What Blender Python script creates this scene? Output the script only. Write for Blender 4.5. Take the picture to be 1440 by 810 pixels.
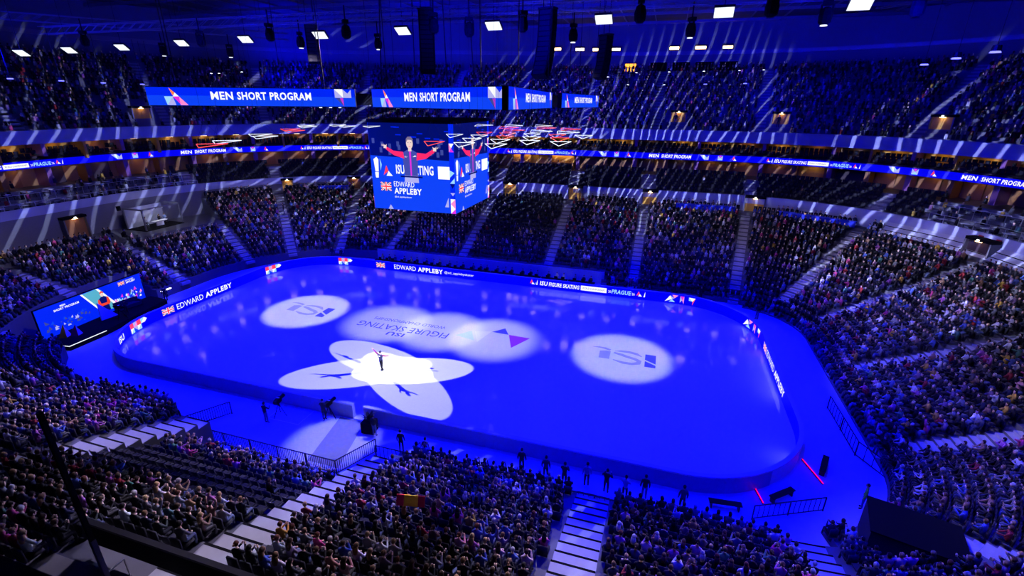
import bpy, bmesh, math, random
import numpy as np
from mathutils import Vector, Matrix
random.seed(7); rng = np.random.default_rng(11)
S = bpy.context.scene; COL = S.collection
for o in list(bpy.data.objects): bpy.data.objects.remove(o)
pi = math.pi

# ------------------------------------------------------------------ camera
CAM = Vector((18.976, -40.031, 21.75)); YAW, PITCH, ROLL, FPX = -.296, .368, .009, 674.452
def cam_axes():
    d = Vector((math.sin(YAW)*math.cos(PITCH), math.cos(YAW)*math.cos(PITCH), -math.sin(PITCH)))
    r = Vector((math.cos(YAW), -math.sin(YAW), 0)); u = r.cross(d)
    c, s = math.cos(ROLL), math.sin(ROLL)
    return c*r+s*u, -s*r+c*u, d
CR, CU, CD = cam_axes()
cd = bpy.data.cameras.new('camera'); cam = bpy.data.objects.new('camera', cd); COL.objects.link(cam)
cd.sensor_width = 36; cd.lens = FPX/1440*36; cd.clip_start = .05; cd.clip_end = 400
cam.matrix_world = Matrix(((CR.x, CU.x, -CD.x, CAM.x), (CR.y, CU.y, -CD.y, CAM.y), (CR.z, CU.z, -CD.z, CAM.z), (0, 0, 0, 1)))
S.camera = cam
S.view_settings.view_transform = 'Standard'; S.view_settings.look = 'None'
S.view_settings.exposure = 0; S.view_settings.gamma = 1; S.view_settings.use_curve_mapping = False
def proj(P):
    P = np.asarray(P, float)-np.array(CAM); q = P @ np.array([CR, CU, CD]).T
    z = np.maximum(q[:, 2], 1e-3)
    return 720+FPX*q[:, 0]/z, 405-FPX*q[:, 1]/z, q[:, 2]

# ------------------------------------------------------------------ world and large lights
W = bpy.data.worlds.new('hall_air'); S.world = W; W.use_nodes = True
W.node_tree.nodes['Background'].inputs[0].default_value = (.0, .0, .02, 1)
W.node_tree.nodes['Background'].inputs[1].default_value = .1
BLUE = (.0, .0005, 1)
def spot(name, loc, target, power, size, blend, color, radius=.3):
    l = bpy.data.lights.new(name, 'SPOT'); l.energy = power; l.spot_size = math.radians(size); l.spot_blend = blend
    l.color = color; l.shadow_soft_size = radius
    o = bpy.data.objects.new(name, l); COL.objects.link(o); o.location = loc
    o.rotation_euler = (Vector(target)-Vector(loc)).to_track_quat('-Z', 'Y').to_euler()
    return o
# blue wash heads above the ice and its surround
K_BLUE = 1.0
for x in (-24, -8, 8, 24):
    for y in (-8, 8):
        spot('blue_wash_light', (x, y, 27), (x*1.02, y, 0), 60000*K_BLUE, 92, .8, BLUE, .5)
for x, y, tx, ty, pw in ((-14, -27, -12, -16, 26000), (4, -27, 4, -16, 26000), (20, -27, 20, -16, 26000), (36, -22, 31, -11, 30000), (30, 6, 36, 8, 24000), (-6, 12, -6, 20, 12000), (16, 12, 17, 20, 16000), (-30, 8, -33, 13, 14000), (-30, -8, -33, -12, 22000)):
    spot('blue_wash_light', (x, y, 26.5), (tx, ty, 1), pw*K_BLUE, 62, .8, BLUE, .5)
# soft white profile spots on the ice logos (the middle pair hangs under the video cube)
spot('logo_profile_light', (-17.2, 0, 28), (-17.2, .1, 0), 25000, 19.5, .32, (1, 1, 1), .2)
spot('logo_profile_light', (17.5, 0, 28), (17.3, .3, 0), 18500, 20, .45, (1, 1, 1), .2)
for x, tx in ((-3.6, -6.6), (-.6, -.8), (2.4, 4.6)):
    spot('logo_profile_light', (x, 0, 12.9), (tx, .1, 0), 4300, 43, .65, (1, 1, 1), .15)
# hard edged follow spots at the four corners of the upper stand
for sx, sy, tx, ty, pw in ((43, 18, -3.6, -9.2, 285000), (-46, 20, -.2, -9.4, 285000), (48, -21, -3.0, -7.3, 285000), (-45, -26, -.2, -8.0, 285000)):
    spot('follow_spot_light', (sx, sy, 22), (tx, ty, 0), pw, 4.7, .05, (1, 1, 1), .03)
# violet-white house light on the stands, shaded off the ice
VIO = (.80, .68, 1)
K_ST = 1.15
for x in (-18, -4, 10, 24):
    spot('house_light', (x, -3, 28), (x*1.02, -33, 6), 34000*K_ST*(1.15 if x < 12 else .8), 46, .7, VIO, .25)
    spot('house_light', (x, 3, 28), (x, 32, 4), 5200*K_ST, 40, .7, VIO, .25)
for y in (-12, 0, 12):
    spot('house_light', (19, y*.6, 28), (46, y*1.3, 4), 15000*K_ST, 42, .7, VIO, .25)
    spot('house_light', (-19, y*.6, 28), (-46, y*1.3, 4), 6400*K_ST, 42, .7, VIO, .25)
spot('house_light', (15, 6, 28), (41, 28, 4), 9000*K_ST, 40, .7, VIO, .25); spot('house_light', (-12, 5, 28), (-37, 24, 4), 7000*K_ST, 40, .7, VIO, .25); spot('house_light', (17, -5, 28), (40, -24, 5), 9000*K_ST, 48, .7, VIO, .25)
# blue wash on balcony fronts and upper stand
for x, y, tx, ty in ((0, 6, -8, 44), (18, 6, 24, 44), (22, 4, 56, 26), (-20, 4, -52, 22), (-22, -2, -56, -4)):
    spot('balcony_wash_light', (x, y, 25), (tx, ty, 16), 7500, 60, .9, (.02, .03, 1), .4)
for x in (-45, -20, 5, 30):  # added uplights standing in for blue light bounced onto the roof
    for y in (-8, 30):
        spot('roof_bounce_light', (x, y, 25.5), (x+4, y+10, 34), 15000, 160, 1, BLUE, .5)
# pattern projectors (gobos) that throw thin curved lines on fronts, walls and stairs
def gobo(loc, target, power, size, scale, dist, rot, color):
    o = spot('pattern_projector_light', loc, target, power, size, .3, color, .01)
    l = o.data; l.use_nodes = True; nt = l.node_tree; em = nt.nodes['Emission']
    tc = nt.nodes.new('ShaderNodeTexCoord'); mp = nt.nodes.new('ShaderNodeMapping'); mp.inputs['Rotation'].default_value[2] = rot
    wv = nt.nodes.new('ShaderNodeTexWave'); wv.wave_type = 'BANDS'; wv.inputs['Scale'].default_value = scale
    wv.inputs['Distortion'].default_value = dist; wv.inputs['Detail'].default_value = 0; wv.inputs['Detail Scale'].default_value = .5
    cr = nt.nodes.new('ShaderNodeValToRGB'); cr.color_ramp.elements[0].position = .87; cr.color_ramp.elements[0].color = (0, 0, 0, 1)
    cr.color_ramp.elements[1].position = .92
    nt.links.new(tc.outputs['Normal'], mp.inputs[0]); nt.links.new(mp.outputs[0], wv.inputs[0])
    nt.links.new(wv.outputs['Fac'], cr.inputs[0]); nt.links.new(cr.outputs[0], em.inputs['Strength'])
PALE = (.55, .62, 1)
gobo((15, 6, 20.4), (20, 44, 13), 60000, 54, 9, 10, .3, PALE)
gobo((-2, 7, 20.4), (-4, 44, 13), 55000, 50, 9, 10, .7, PALE)
gobo((-8, 6, 20.4), (-36, 36, 12), 60000, 56, 8, 10, 1.0, PALE)
gobo((-17, -1, 20.4), (-54, 4, 10), 42000, 60, 6, 9, .6, PALE)
gobo((22, 4, 20.4), (54, 26, 10), 72000, 60, 7, 9, .2, PALE)
gobo((12, -6, 20), (8, -30, 4), 17000, 62, 4.5, 5, .5, PALE)
gobo((26, 0, 26), (48, 14, 7), 30000, 46, 3.5, 5, .9, PALE)
# added white lamp standing in for spot spill on the gate mat
spot('gate_spill_light', (9, -8, 26), (-.4, -17.8, 0), 24000, 12.5, .7, (1, 1, 1), .1)

# ------------------------------------------------------------------ materials
M = {}
def mat(name, col, rough=.6, metal=0, em=0, var=.12, vscale=6, bump=0, spec=.4):
    m = bpy.data.materials.new(name); m.use_nodes = True; nt = m.node_tree; b = nt.nodes['Principled BSDF']
    b.inputs['Roughness'].default_value = rough; b.inputs['Metallic'].default_value = metal
    b.inputs['Specular IOR Level'].default_value = spec
    tc = nt.nodes.new('ShaderNodeTexCoord'); nz = nt.nodes.new('ShaderNodeTexNoise'); nz.inputs['Scale'].default_value = vscale; nz.inputs['Detail'].default_value = 3
    nt.links.new(tc.outputs['Object'], nz.inputs['Vector'])
    mx = nt.nodes.new('ShaderNodeMix'); mx.data_type = 'RGBA'
    c = Vector(col[:3])
    mx.inputs[6].default_value = (*(c*(1-var)), 1); mx.inputs[7].default_value = (*[min(1, v*(1+var)) for v in c], 1)
    nt.links.new(nz.outputs['Fac'], mx.inputs[0])
    if em:
        b.inputs['Base Color'].default_value = (.005, .005, .005, 1)
        nt.links.new(mx.outputs[2], b.inputs['Emission Color']); b.inputs['Emission Strength'].default_value = em
    else:
        nt.links.new(mx.outputs[2], b.inputs['Base Color'])
    if bump:
        bp = nt.nodes.new('ShaderNodeBump'); bp.inputs['Strength'].default_value = bump
        nt.links.new(nz.outputs['Fac'], bp.inputs['Height']); nt.links.new(bp.outputs[0], b.inputs['Normal'])
    M[name] = m; return m
mat('concrete', (.09, .09, .11), .85, vscale=2, bump=.1); mat('step_concrete', (.30, .30, .33), .8, vscale=3, bump=.1)
mat('dark_floor', (.30, .31, .36), .6, vscale=1.2); mat('event_floor', (.45, .46, .52), .5, vscale=.8)
mat('fascia', (.34, .36, .55), .6, vscale=1); mat('wall_paint', (.16, .16, .2), .8); mat('wall_panel', (.40, .42, .52), .7)
mat('back_wall', (.14, .15, .2), .8); mat('roof_deck', (.07, .07, .10), .8); mat('steel', (.22, .22, .26), .45, .6); mat('black_steel', (.012, .012, .016), .5, .3)
mat('black', (.004, .004, .006), .9, spec=.1); mat('bright_steel', (.55, .56, .6), .3, .9); mat('white_paint', (.75, .75, .78), .5)
mat('wood', (.32, .14, .05), .5, vscale=3); mat('suite_wall', (.42, .22, .08), .6, vscale=2); mat('suite_dark', (.05, .03, .05), .6)
mat('ochre_wall', (.65, .36, .05), .6); mat('pillar_paint', (.3, .12, .3), .6)
mat('seat_fabric', (.014, .014, .022), .8); mat('seat_shell', (.02, .02, .03), .45); mat('seat_tag', (.7, .7, .75), .6)
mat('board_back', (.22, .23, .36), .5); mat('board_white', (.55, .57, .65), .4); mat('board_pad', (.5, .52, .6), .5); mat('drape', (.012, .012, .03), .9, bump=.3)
mat('mat_grey', (.20, .20, .18), .8, vscale=4); mat('mat_blue', (.45, .47, .62), .8); mat('tape', (.85, .85, .9), .5)
mat('cloth_blue', (.02, .04, .6), .8); mat('ink_navy', (.05, .06, .28), .6); mat('ink_grey', (.30, .31, .48), .6)
mat('ink_violet', (.35, .03, .50), .6); mat('ink_pale', (.78, .8, .9), .5); mat('ink_cyan', (.45, .65, .85), .5)
mat('skin_a', (.62, .40, .30), .6); mat('hair_dark', (.03, .02, .015), .7); mat('red_cloth', (.55, .01, .03), .7); mat('navy_cloth', (.012, .014, .05), .7)
mat('skater_red', (.22, .0, .008), .8); mat('skater_hair', (.008, .005, .004), .8); mat('hivis', (.25, .9, .05), .7); mat('flag_yellow', (.9, .6, .0), .7); mat('flag_red', (.7, .0, .02), .7)
LED = {}
def led(n, col, s): LED[n] = mat('led_'+n, col, .5, em=s, var=.04, vscale=2)
led('blue', (.0, .02, 1), .95); led('azure', (.004, .06, 1), .95); led('board', (.0, .0, .9), .95); led('white', (1, 1, 1), 1.05); led('red', (1, .05, .06), 1.1)
led('pink', (1, .25, .6), 1.1); led('magenta', (.75, .03, .75), 1.0); led('orange', (1, .2, .04), 1.2); led('lilac', (.5, .5, 1), .9)
led('cyan', (.35, .7, 1), 1.0); led('navy', (.0, .004, .16), .9); led('ink', (.05, .07, .35), .9); led('skin', (1, .75, .7), .9); led('hair', (.25, .2, .35), .8)
led('jacket', (.06, .08, .45), .9); led('sleeve', (.9, .02, .12), 1.2); led('sleeve_orange', (.9, .06, .01), 1.0); led('teal', (.1, .45, .6), 1); led('yellow', (1, .6, .05), 1.1)
mat('lamp_studio', (.9, .92, 1), em=12, var=.02); mat('lamp_white', (.85, .92, 1), em=1.25, var=.02); mat('lamp_warm', (1, .62, .25), em=9, var=.02); mat('lamp_blue', (.15, .15, 1), em=3, var=.02); mat('lamp_soft', (.9, .9, 1), em=3.5, var=.02)
mat('tube_white', (.85, .9, 1), em=1.15, var=.02); mat('tube_red', (1, .08, .03), em=1.2, var=.02); mat('tube_redline', (1, .0, .12), em=1.6, var=.02); mat('lamp_amber', (1, .35, .03), em=2.2, var=.05)
def ice_material():
    m = bpy.data.materials.new('ice'); m.use_nodes = True; nt = m.node_tree; b = nt.nodes['Principled BSDF']
    tc = nt.nodes.new('ShaderNodeTexCoord')
    n1 = nt.nodes.new('ShaderNodeTexNoise'); n1.inputs['Scale'].default_value = .35; n1.inputs['Detail'].default_value = 6
    n2 = nt.nodes.new('ShaderNodeTexNoise'); n2.inputs['Scale'].default_value = 3.0; n2.inputs['Detail'].default_value = 5; n2.inputs['Distortion'].default_value = 3
    cr = nt.nodes.new('ShaderNodeValToRGB'); cr.color_ramp.elements[0].color = (.66, .68, .76, 1); cr.color_ramp.elements[1].color = (.80, .82, .88, 1)
    nt.links.new(tc.outputs['Object'], n1.inputs[0]); nt.links.new(tc.outputs['Object'], n2.inputs[0])
    nt.links.new(n2.outputs['Fac'], cr.inputs[0]); nt.links.new(cr.outputs[0], b.inputs['Base Color'])
    mr = nt.nodes.new('ShaderNodeMapRange'); mr.inputs[3].default_value = .03; mr.inputs[4].default_value = .13
    nt.links.new(n1.outputs['Fac'], mr.inputs[0]); nt.links.new(mr.outputs[0], b.inputs['Roughness'])
    b.inputs['Specular IOR Level'].default_value = .5
    M['ice'] = m
ice_material()
def attr_mat(name):
    m = bpy.data.materials.new(name); m.use_nodes = True; nt = m.node_tree; b = nt.nodes['Principled BSDF']
    a = nt.nodes.new('ShaderNodeAttribute'); a.attribute_name = 'tint'
    nt.links.new(a.outputs['Color'], b.inputs['Base Color']); b.inputs['Roughness'].default_value = .75; b.inputs['Specular IOR Level'].default_value = .25
    M[name] = m
attr_mat('crowd')
def objcol_mat(name, ramp=None):
    m = bpy.data.materials.new(name); m.use_nodes = True; nt = m.node_tree; b = nt.nodes['Principled BSDF']
    oi = nt.nodes.new('ShaderNodeObjectInfo'); b.inputs['Roughness'].default_value = .75; b.inputs['Specular IOR Level'].default_value = .25
    if ramp:
        cr = nt.nodes.new('ShaderNodeValToRGB'); cr.color_ramp.interpolation = 'CONSTANT'
        el = cr.color_ramp.elements
        el[0].color = (*ramp[0], 1); el[1].position = 1/len(ramp); el[1].color = (*ramp[1], 1)
        for i in range(2, len(ramp)): e = el.new(i/len(ramp)); e.color = (*ramp[i], 1)
        nt.links.new(oi.outputs['Random'], cr.inputs[0]); nt.links.new(cr.outputs[0], b.inputs['Base Color'])
    else: nt.links.new(oi.outputs['Color'], b.inputs['Base Color'])
    M[name] = m
objcol_mat('own_cloth'); objcol_mat('own_hair')
objcol_mat('own_trousers', [(.015, .015, .025), (.03, .04, .09), (.05, .05, .06), (.02, .02, .02), (.08, .1, .2)])
objcol_mat('own_skin', [(.62, .42, .33), (.55, .36, .27), (.66, .46, .38), (.45, .28, .2)])
def glass_mat():
    m = bpy.data.materials.new('glass'); m.use_nodes = True; nt = m.node_tree; nt.nodes.clear()
    o = nt.nodes.new('ShaderNodeOutputMaterial'); t = nt.nodes.new('ShaderNodeBsdfTransparent'); g = nt.nodes.new('ShaderNodeBsdfGlossy'); x = nt.nodes.new('ShaderNodeMixShader')
    t.inputs[0].default_value = (.78, .8, .86, 1); g.inputs['Roughness'].default_value = .03
    x.inputs[0].default_value = .07
    nt.links.new(t.outputs[0], x.inputs[1]); nt.links.new(g.outputs[0], x.inputs[2]); nt.links.new(x.outputs[0], o.inputs[0])
    M['glass'] = m
glass_mat()

# ------------------------------------------------------------------ helpers
def link(name, me, parent=None):
    o = bpy.data.objects.new(name, me); COL.objects.link(o)
    if parent: o.parent = parent
    return o
def T(o, label=None, cat=None, group=None, kind=None):
    if label: o['label'] = label
    if cat: o['category'] = cat
    if group: o['group'] = group
    if kind: o['kind'] = kind
    return o
def empty(name, loc, rz=0, label=None, cat=None, group=None):
    o = bpy.data.objects.new(name, None); COL.objects.link(o); o.location = loc; o.rotation_euler = (0, 0, rz); o.empty_display_size = .2
    return T(o, label, cat, group)
class MB:
    def __init__(s): s.v = []; s.f = []; s.m = []; s.mats = []
    def mi(s, m):
        m = M.get(m) or LED[m]
        if m not in s.mats: s.mats.append(m)
        return s.mats.index(m)
    def poly(s, pts, m):
        n = len(s.v); s.v += [tuple(p) for p in pts]; s.f.append(tuple(range(n, n+len(pts)))); s.m.append(s.mi(m)); return s
    def mesh(s, vs, fs, m):
        n = len(s.v); s.v += [tuple(p) for p in vs]; k = s.mi(m)
        for f in fs: s.f.append(tuple(i+n for i in f)); s.m.append(k)
        return s
    def box(s, x0, x1, y0, y1, z0, z1, m, rz=0, at=(0, 0)):
        c, q = math.cos(rz), math.sin(rz); vs = []
        for z in (z0, z1):
            for x, y in ((x0, y0), (x1, y0), (x1, y1), (x0, y1)): vs.append((at[0]+c*x-q*y, at[1]+q*x+c*y, z))
        return s.mesh(vs, [(3, 2, 1, 0), (4, 5, 6, 7), (0, 1, 5, 4), (1, 2, 6, 5), (2, 3, 7, 6), (3, 0, 4, 7)], m)
    def tube(s, a, b, r, m, n=6, r2=None):
        a, b = Vector(a), Vector(b); d = (b-a).normalized(); u = d.orthogonal().normalized(); w = d.cross(u); r2 = r if r2 is None else r2
        vs = [a+(u*math.cos(t)+w*math.sin(t))*r for t in [2*pi*i/n for i in range(n)]]+[b+(u*math.cos(t)+w*math.sin(t))*r2 for t in [2*pi*i/n for i in range(n)]]
        return s.mesh(vs, [(i, (i+1) % n, n+(i+1) % n, n+i) for i in range(n)]+[tuple(range(n-1, -1, -1)), tuple(range(n, 2*n))], m)
    def beam(s, a, b, w, h, m):
        a, b = Vector(a), Vector(b); d = (b-a).normalized(); u = d.cross(Vector((0, 0, 1)))
        u = (u.normalized() if u.length > .01 else Vector((1, 0, 0))); v = u.cross(d)
        vs = [p+u*i*w/2+v*j*h/2 for p in (a, b) for i, j in ((-1, -1), (1, -1), (1, 1), (-1, 1))]
        return s.mesh(vs, [(3, 2, 1, 0), (4, 5, 6, 7), (0, 1, 5, 4), (1, 2, 6, 5), (2, 3, 7, 6), (3, 0, 4, 7)], m)
    def lathe(s, c, prof, m, n=10):
        vs = []; fs = []
        for r, z in prof:
            for i in range(n): vs.append((c[0]+r*math.cos(2*pi*i/n), c[1]+r*math.sin(2*pi*i/n), c[2]+z))
        for k in range(len(prof)-1):
            for i in range(n): fs.append((k*n+i, k*n+(i+1) % n, (k+1)*n+(i+1) % n, (k+1)*n+i))
        fs.append(tuple(range(n-1, -1, -1))); fs.append(tuple(range((len(prof)-1)*n, len(prof)*n)))
        return s.mesh(vs, fs, m)
    def ell(s, c, r, m, n=8, k=5):
        prof = []; vs = []; fs = []
        for j in range(k+1):
            a = -pi/2+pi*j/k
            for i in range(n): vs.append((c[0]+r[0]*math.cos(a)*math.cos(2*pi*i/n), c[1]+r[1]*math.cos(a)*math.sin(2*pi*i/n), c[2]+r[2]*math.sin(a)))
        for j in range(k):
            for i in range(n): fs.append((j*n+i, j*n+(i+1) % n, (j+1)*n+(i+1) % n, (j+1)*n+i))
        return s.mesh(vs, fs, m)
    def data(s, name, smooth=False):
        me = bpy.data.meshes.new(name); me.from_pydata(s.v, [], s.f)
        for m in s.mats: me.materials.append(m)
        me.polygons.foreach_set('material_index', s.m)
        if smooth: me.polygons.foreach_set('use_smooth', [True]*len(s.f))
        me.update(); return me
    def build(s, name, parent=None, smooth=False, **k):
        o = link(name, s.data(name, smooth), parent)
        return T(o, **k)
_tc = {}
def text_mesh(txt, bold=False):
    key = (txt, bold)
    if key not in _tc:
        cu = bpy.data.curves.new('t', 'FONT'); cu.body = txt; cu.resolution_u = 2; cu.fill_mode = 'FRONT'
        if bold: cu.offset = .028; cu.space_character = 1.08
        o = bpy.data.objects.new('t', cu); COL.objects.link(o); dg = bpy.context.evaluated_depsgraph_get()
        me = bpy.data.meshes.new_from_object(o.evaluated_get(dg))
        v = np.array([x.co[:2] for x in me.vertices]); f = [tuple(p.vertices) for p in me.polygons]
        bpy.data.objects.remove(o); bpy.data.curves.remove(cu); bpy.data.meshes.remove(me)
        v -= v.min(0); _tc[key] = (v, f)
    return _tc[key]
# 2-D artwork: lists of (points, faces, material, layer) in u,v metres, mapped on a surface afterwards
class Art:
    def __init__(s): s.items = []
    def poly(s, pts, m, L=1): s.items.append((np.array(pts, float), [tuple(range(len(pts)))], m, L)); return s
    def rect(s, u0, u1, v0, v1, m, L=1, nu=1):
        us = np.linspace(u0, u1, nu+1); pts = [(u, v0) for u in us]+[(u, v1) for u in us]
        s.items.append((np.array(pts), [(i, i+1, nu+2+i, nu+1+i) for i in range(nu)], m, L)); return s
    def text(s, t, u, v, h, m='white', w=None, bold=False, L=2, slant=0):
        p, f = text_mesh(t, bold); p = p.copy(); mx = p.max(0)
        if w is None: w = mx[0]*h/mx[1]
        q = p*[w/mx[0], h/mx[1]]; q[:, 0] += q[:, 1]*slant
        s.items.append((q+[u, v], f, m, L)); return s
    def flag(s, u, v, w, h, L=2):
        s.rect(u, u+w, v, v+h, 'ink', L)
        a = .11*h
        for sg in (0, 1):
            y0, y1 = (v, v+h) if sg == 0 else (v+h, v); t = 1 if sg == 0 else -1
            s.poly([(u, y0), (u+a*1.6, y0), (u+w, y1-t*a), (u+w, y1), (u+w-a*1.6, y1), (u, y0+t*a)], 'white', L+.3)
            b = a*.45
            s.poly([(u, y0), (u+b*1.6, y0), (u+w, y1-t*b), (u+w, y1), (u+w-b*1.6, y1), (u, y0+t*b)], 'red', L+.6)
        s.rect(u, u+w, v+h*.34, v+h*.66, 'white', L+.9); s.rect(u+w*.4, u+w*.6, v, v+h, 'white', L+.9)
        s.rect(u, u+w, v+h*.41, v+h*.59, 'red', L+1.2); s.rect(u+w*.44, u+w*.56, v, v+h, 'red', L+1.2); return s
    def geo(s, u, v, k, kind, L=2):
        t = lambda pts, m: s.poly([(u+a*k, v+b*k) for a, b in pts], m, L)
        if kind == 'wing':
            t([(0, 1), (.5, 1), (.5, .5)], 'lilac'); t([(.5, 1), (1, 1), (1, 0)], 'white'); t([(.5, 1), (1, 0), (.5, .45)], 'cyan')
            t([(1, 0), (1, .55), (1.5, .5)], 'lilac'); t([(1, 0), (1.9, 0), (1.9, .95)], 'lilac'); t([(1, 0), (1.45, .5), (1.05, .95)], 'cyan')
        elif kind == 'tulip':
            t([(0, 0), (1, 0), (.5, .5)], 'cyan'); t([(0, 0), (.5, .5), (0, 1)], 'lilac'); t([(1, 0), (1, 1), (.5, .5)], 'lilac'); t([(.2, 1), (.8, 1), (.5, .55)], 'magenta')
        elif kind == 'peak':
            t([(0, .1), (.35, 1), (.55, .5)], 'red'); t([(.3, .05), (.55, .5), (.95, .05)], 'white')
        elif kind == 'mosaic':
            cols = ['white', 'cyan', 'pink', 'red', 'lilac', 'magenta', 'azure', 'white', 'red', 'cyan', 'pink', 'lilac']
            i = 0
            for a in range(4):
                for b in range(2):
                    if (a, b) in ((3, 0),): continue
                    x, y = a*.5, b*.5
                    if (a+b) % 2: t([(x, y), (x+.5, y), (x, y+.5)], cols[i % 12]); t([(x+.5, y), (x+.5, y+.5), (x, y+.5)], cols[(i+5) % 12])
                    else: t([(x, y), (x+.5, y), (x+.5, y+.5)], cols[(i+1) % 12]); t([(x, y), (x+.5, y+.5), (x, y+.5)], cols[(i+7) % 12])
                    i += 3
            t([(1.98, .5), (2.3, .75), (1.98, 1)], 'white')
        elif kind == 'trio':
            t([(0, .1), (.55, .9), (.8, .45)], 'white'); t([(.45, .1), (.8, .45), (1.2, .1)], 'cyan'); t([(.8, 1), (1.5, 1), (1.1, .6)], 'pink'); t([(.55, .9), (.8, .45), (1.1, .6)], 'lilac')
        elif kind == 'trio2':
            t([(1.75, .95), (2.2, .95), (2.0, .45)], 'magenta'); t([(1.75, .95), (1.75, .1), (2.0, .45)], 'lilac'); t([(2.2, .95), (2.2, 0), (2.0, .45)], 'pink')
        elif kind == 'trio3':
            t([(2.75, .95), (3.5, .95), (3.2, .5)], 'white'); t([(2.75, .95), (2.75, .55), (3.2, .5)], 'cyan'); t([(3.2, .5), (3.5, .95), (3.2, .0)], 'red')
        elif kind == 'sail':
            t([(.45, 1), (.6, .55), (.75, .72)], 'orange'); t([(.6, .5), (.75, .72), (.95, .5)], 'white'); t([(.1, .5), (.6, .5), (.2, 0)], 'cyan'); t([(.2, 0), (.6, .5), (.7, 0)], 'lilac')
            t([(.6, .5), (.95, .5), (.95, .05)], 'magenta'); t([(.6, .45), (.95, .05), (.7, 0)], 'azure'); t([(.95, .5), (1.4, .0), (.95, .0)], 'pink')
        elif kind == 'em':
            t([(0, 1), (0, .5), (.5, .5)], 'lilac'); t([(0, 1), (.5, 1), (.5, .5)], 'white'); t([(.5, 1), (.5, .5), (1, .5), (1, .98), (.78, .75)], 'lilac'); t([(.05, .48), (.5, .48), (.5, 0)], 'ink'); t([(.3, .48), (.5, .48), (.5, 0)], 'magenta')
        return s
    def banner(s, u, v, h):   # event line: emblem, ISU FIGURE SKATING, boxed WORLD CHAMPIONSHIPS, PRAGUE, emblem ; total width about 14h
        s.geo(u, v, h, 'peak'); s.poly([(u+h, v), (u+1.15*h, v+.3*h), (u+1.05*h, v+.5*h)], 'cyan', 2); s.poly([(u+1.2*h, v), (u+1.45*h, v), (u+1.45*h, v+h)], 'white', 2)
        s.text('ISU', u+1.9*h, v, h*.85, w=1.4*h, bold=True, slant=.12); s.text('FIGURE SKATING', u+3.6*h, v, h*.78, w=5.6*h, bold=True, slant=.1)
        s.rect(u+9.5*h, u+14.1*h, v-.05*h, v+.85*h, 'white', 2, nu=6); s.text('WORLD CHAMPIONSHIPS', u+9.8*h, v+.22*h, h*.36, 'ink', w=4*h, L=3)
        s.text('20', u+14.4*h, v+.1*h, h*.45, w=.5*h); s.text('PRAGUE', u+15.0*h, v, h*.8, 'cyan', w=3.3*h, bold=True, slant=.1); s.text('26', u+18.5*h, v+.1*h, h*.45, w=.5*h)
        s.geo(u+19.3*h, v, h, 'peak'); s.poly([(u+20.5*h, v), (u+20.75*h, v), (u+20.75*h, v+h)], 'white', 2)
        return s
    def build(s, name, fmap, parent=None, eps=.004, **k):
        mb = MB()
        for p, f, m, L in s.items: mb.mesh([fmap(a, b, L*eps) for a, b in p], f, m)
        return mb.build(name, parent, **k)
def plane_map(o, ux, uv, n):
    o, ux, uv, n = Vector(o), Vector(ux).normalized(), Vector(uv).normalized(), Vector(n).normalized()
    return lambda a, b, e: o+ux*a+uv*b+n*e

# ------------------------------------------------------------------ ring geometry (rounded rectangles, clockwise seen from above)
class Ring:
    def __init__(s, hxR, hxL, hy, rR, rL, x0):
        st = []
        def arc(cx, cy, r, a0, a1):
            n = 22
            for i in range(n+1):
                a = math.radians(a0+(a1-a0)*i/n); st.append((cx+r*math.cos(a), cy+r*math.sin(a), math.cos(a), math.sin(a)))
        def line(x0, y0, x1, y1, nx, ny, n):
            for i in range(1, n): t = i/n; st.append((x0+(x1-x0)*t, y0+(y1-y0)*t, nx, ny))
        # clockwise starting at near side middle
        xr, xl = hxR-rR, hxL-rL; yr, yl = hy-rR, hy-rL
        st.append((x0, -hy, 0, -1)); line(x0, -hy, -xl, -hy, 0, -1, 10)
        arc(-xl, -yl, rL, 270, 180); line(-hxL, -yl, -hxL, yl, -1, 0, 6); arc(-xl, yl, rL, 180, 90)
        line(-xl, hy, xr, hy, 0, 1, 20); arc(xr, yr, rR, 90, 0); line(hxR, yr, hxR, -yr, 1, 0, 8); arc(xr, -yr, rR, 0, -90); line(xr, -hy, x0, -hy, 0, -1, 10)
        s.st = np.array(st)
    def off(s, d, k=None):
        d = np.full(len(s.st), d) if np.isscalar(d) else d
        return s.st[:, :2]+s.st[:, 2:]*d[:, None]
class Path:
    def __init__(s, pts, closed=True):
        pts = np.asarray(pts, float)
        if closed: pts = np.vstack([pts, pts[:1]])
        s.p = pts; s.c = np.concatenate([[0], np.cumsum(np.hypot(*np.diff(pts, axis=0).T))]); s.len = s.c[-1]
    def at(s, u):
        u = np.mod(u, s.len); return np.stack([np.interp(u, s.c, s.p[:, 0]), np.interp(u, s.c, s.p[:, 1])], -1)
    def nrm(s, u):   # outward (left of clockwise travel)
        a, b = s.at(np.asarray(u)-.05), s.at(np.asarray(u)+.05); t = b-a; t /= np.maximum(np.linalg.norm(t, axis=-1, keepdims=True), 1e-9)
        return np.stack([-t[..., 1], t[..., 0]], -1)
    def s_of(s, x, y):
        us = np.arange(0, s.len, .1); p = s.at(us); return float(us[np.argmin(((p-[x, y])**2).sum(1))])
def path_map(path, u0, z0, inward=True):
    def f(a, b, e):
        q = path.at(u0+a); n = path.nrm(u0+a); q = q-n*e if inward else q+n*e
        return (float(q[0]), float(q[1]), z0+b)
    return f
RINK = Ring(30, 30, 15, 8, 8, .25); BOWL = Ring(37, 35.5, 19, 9.5, 15, 5.0)
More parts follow.
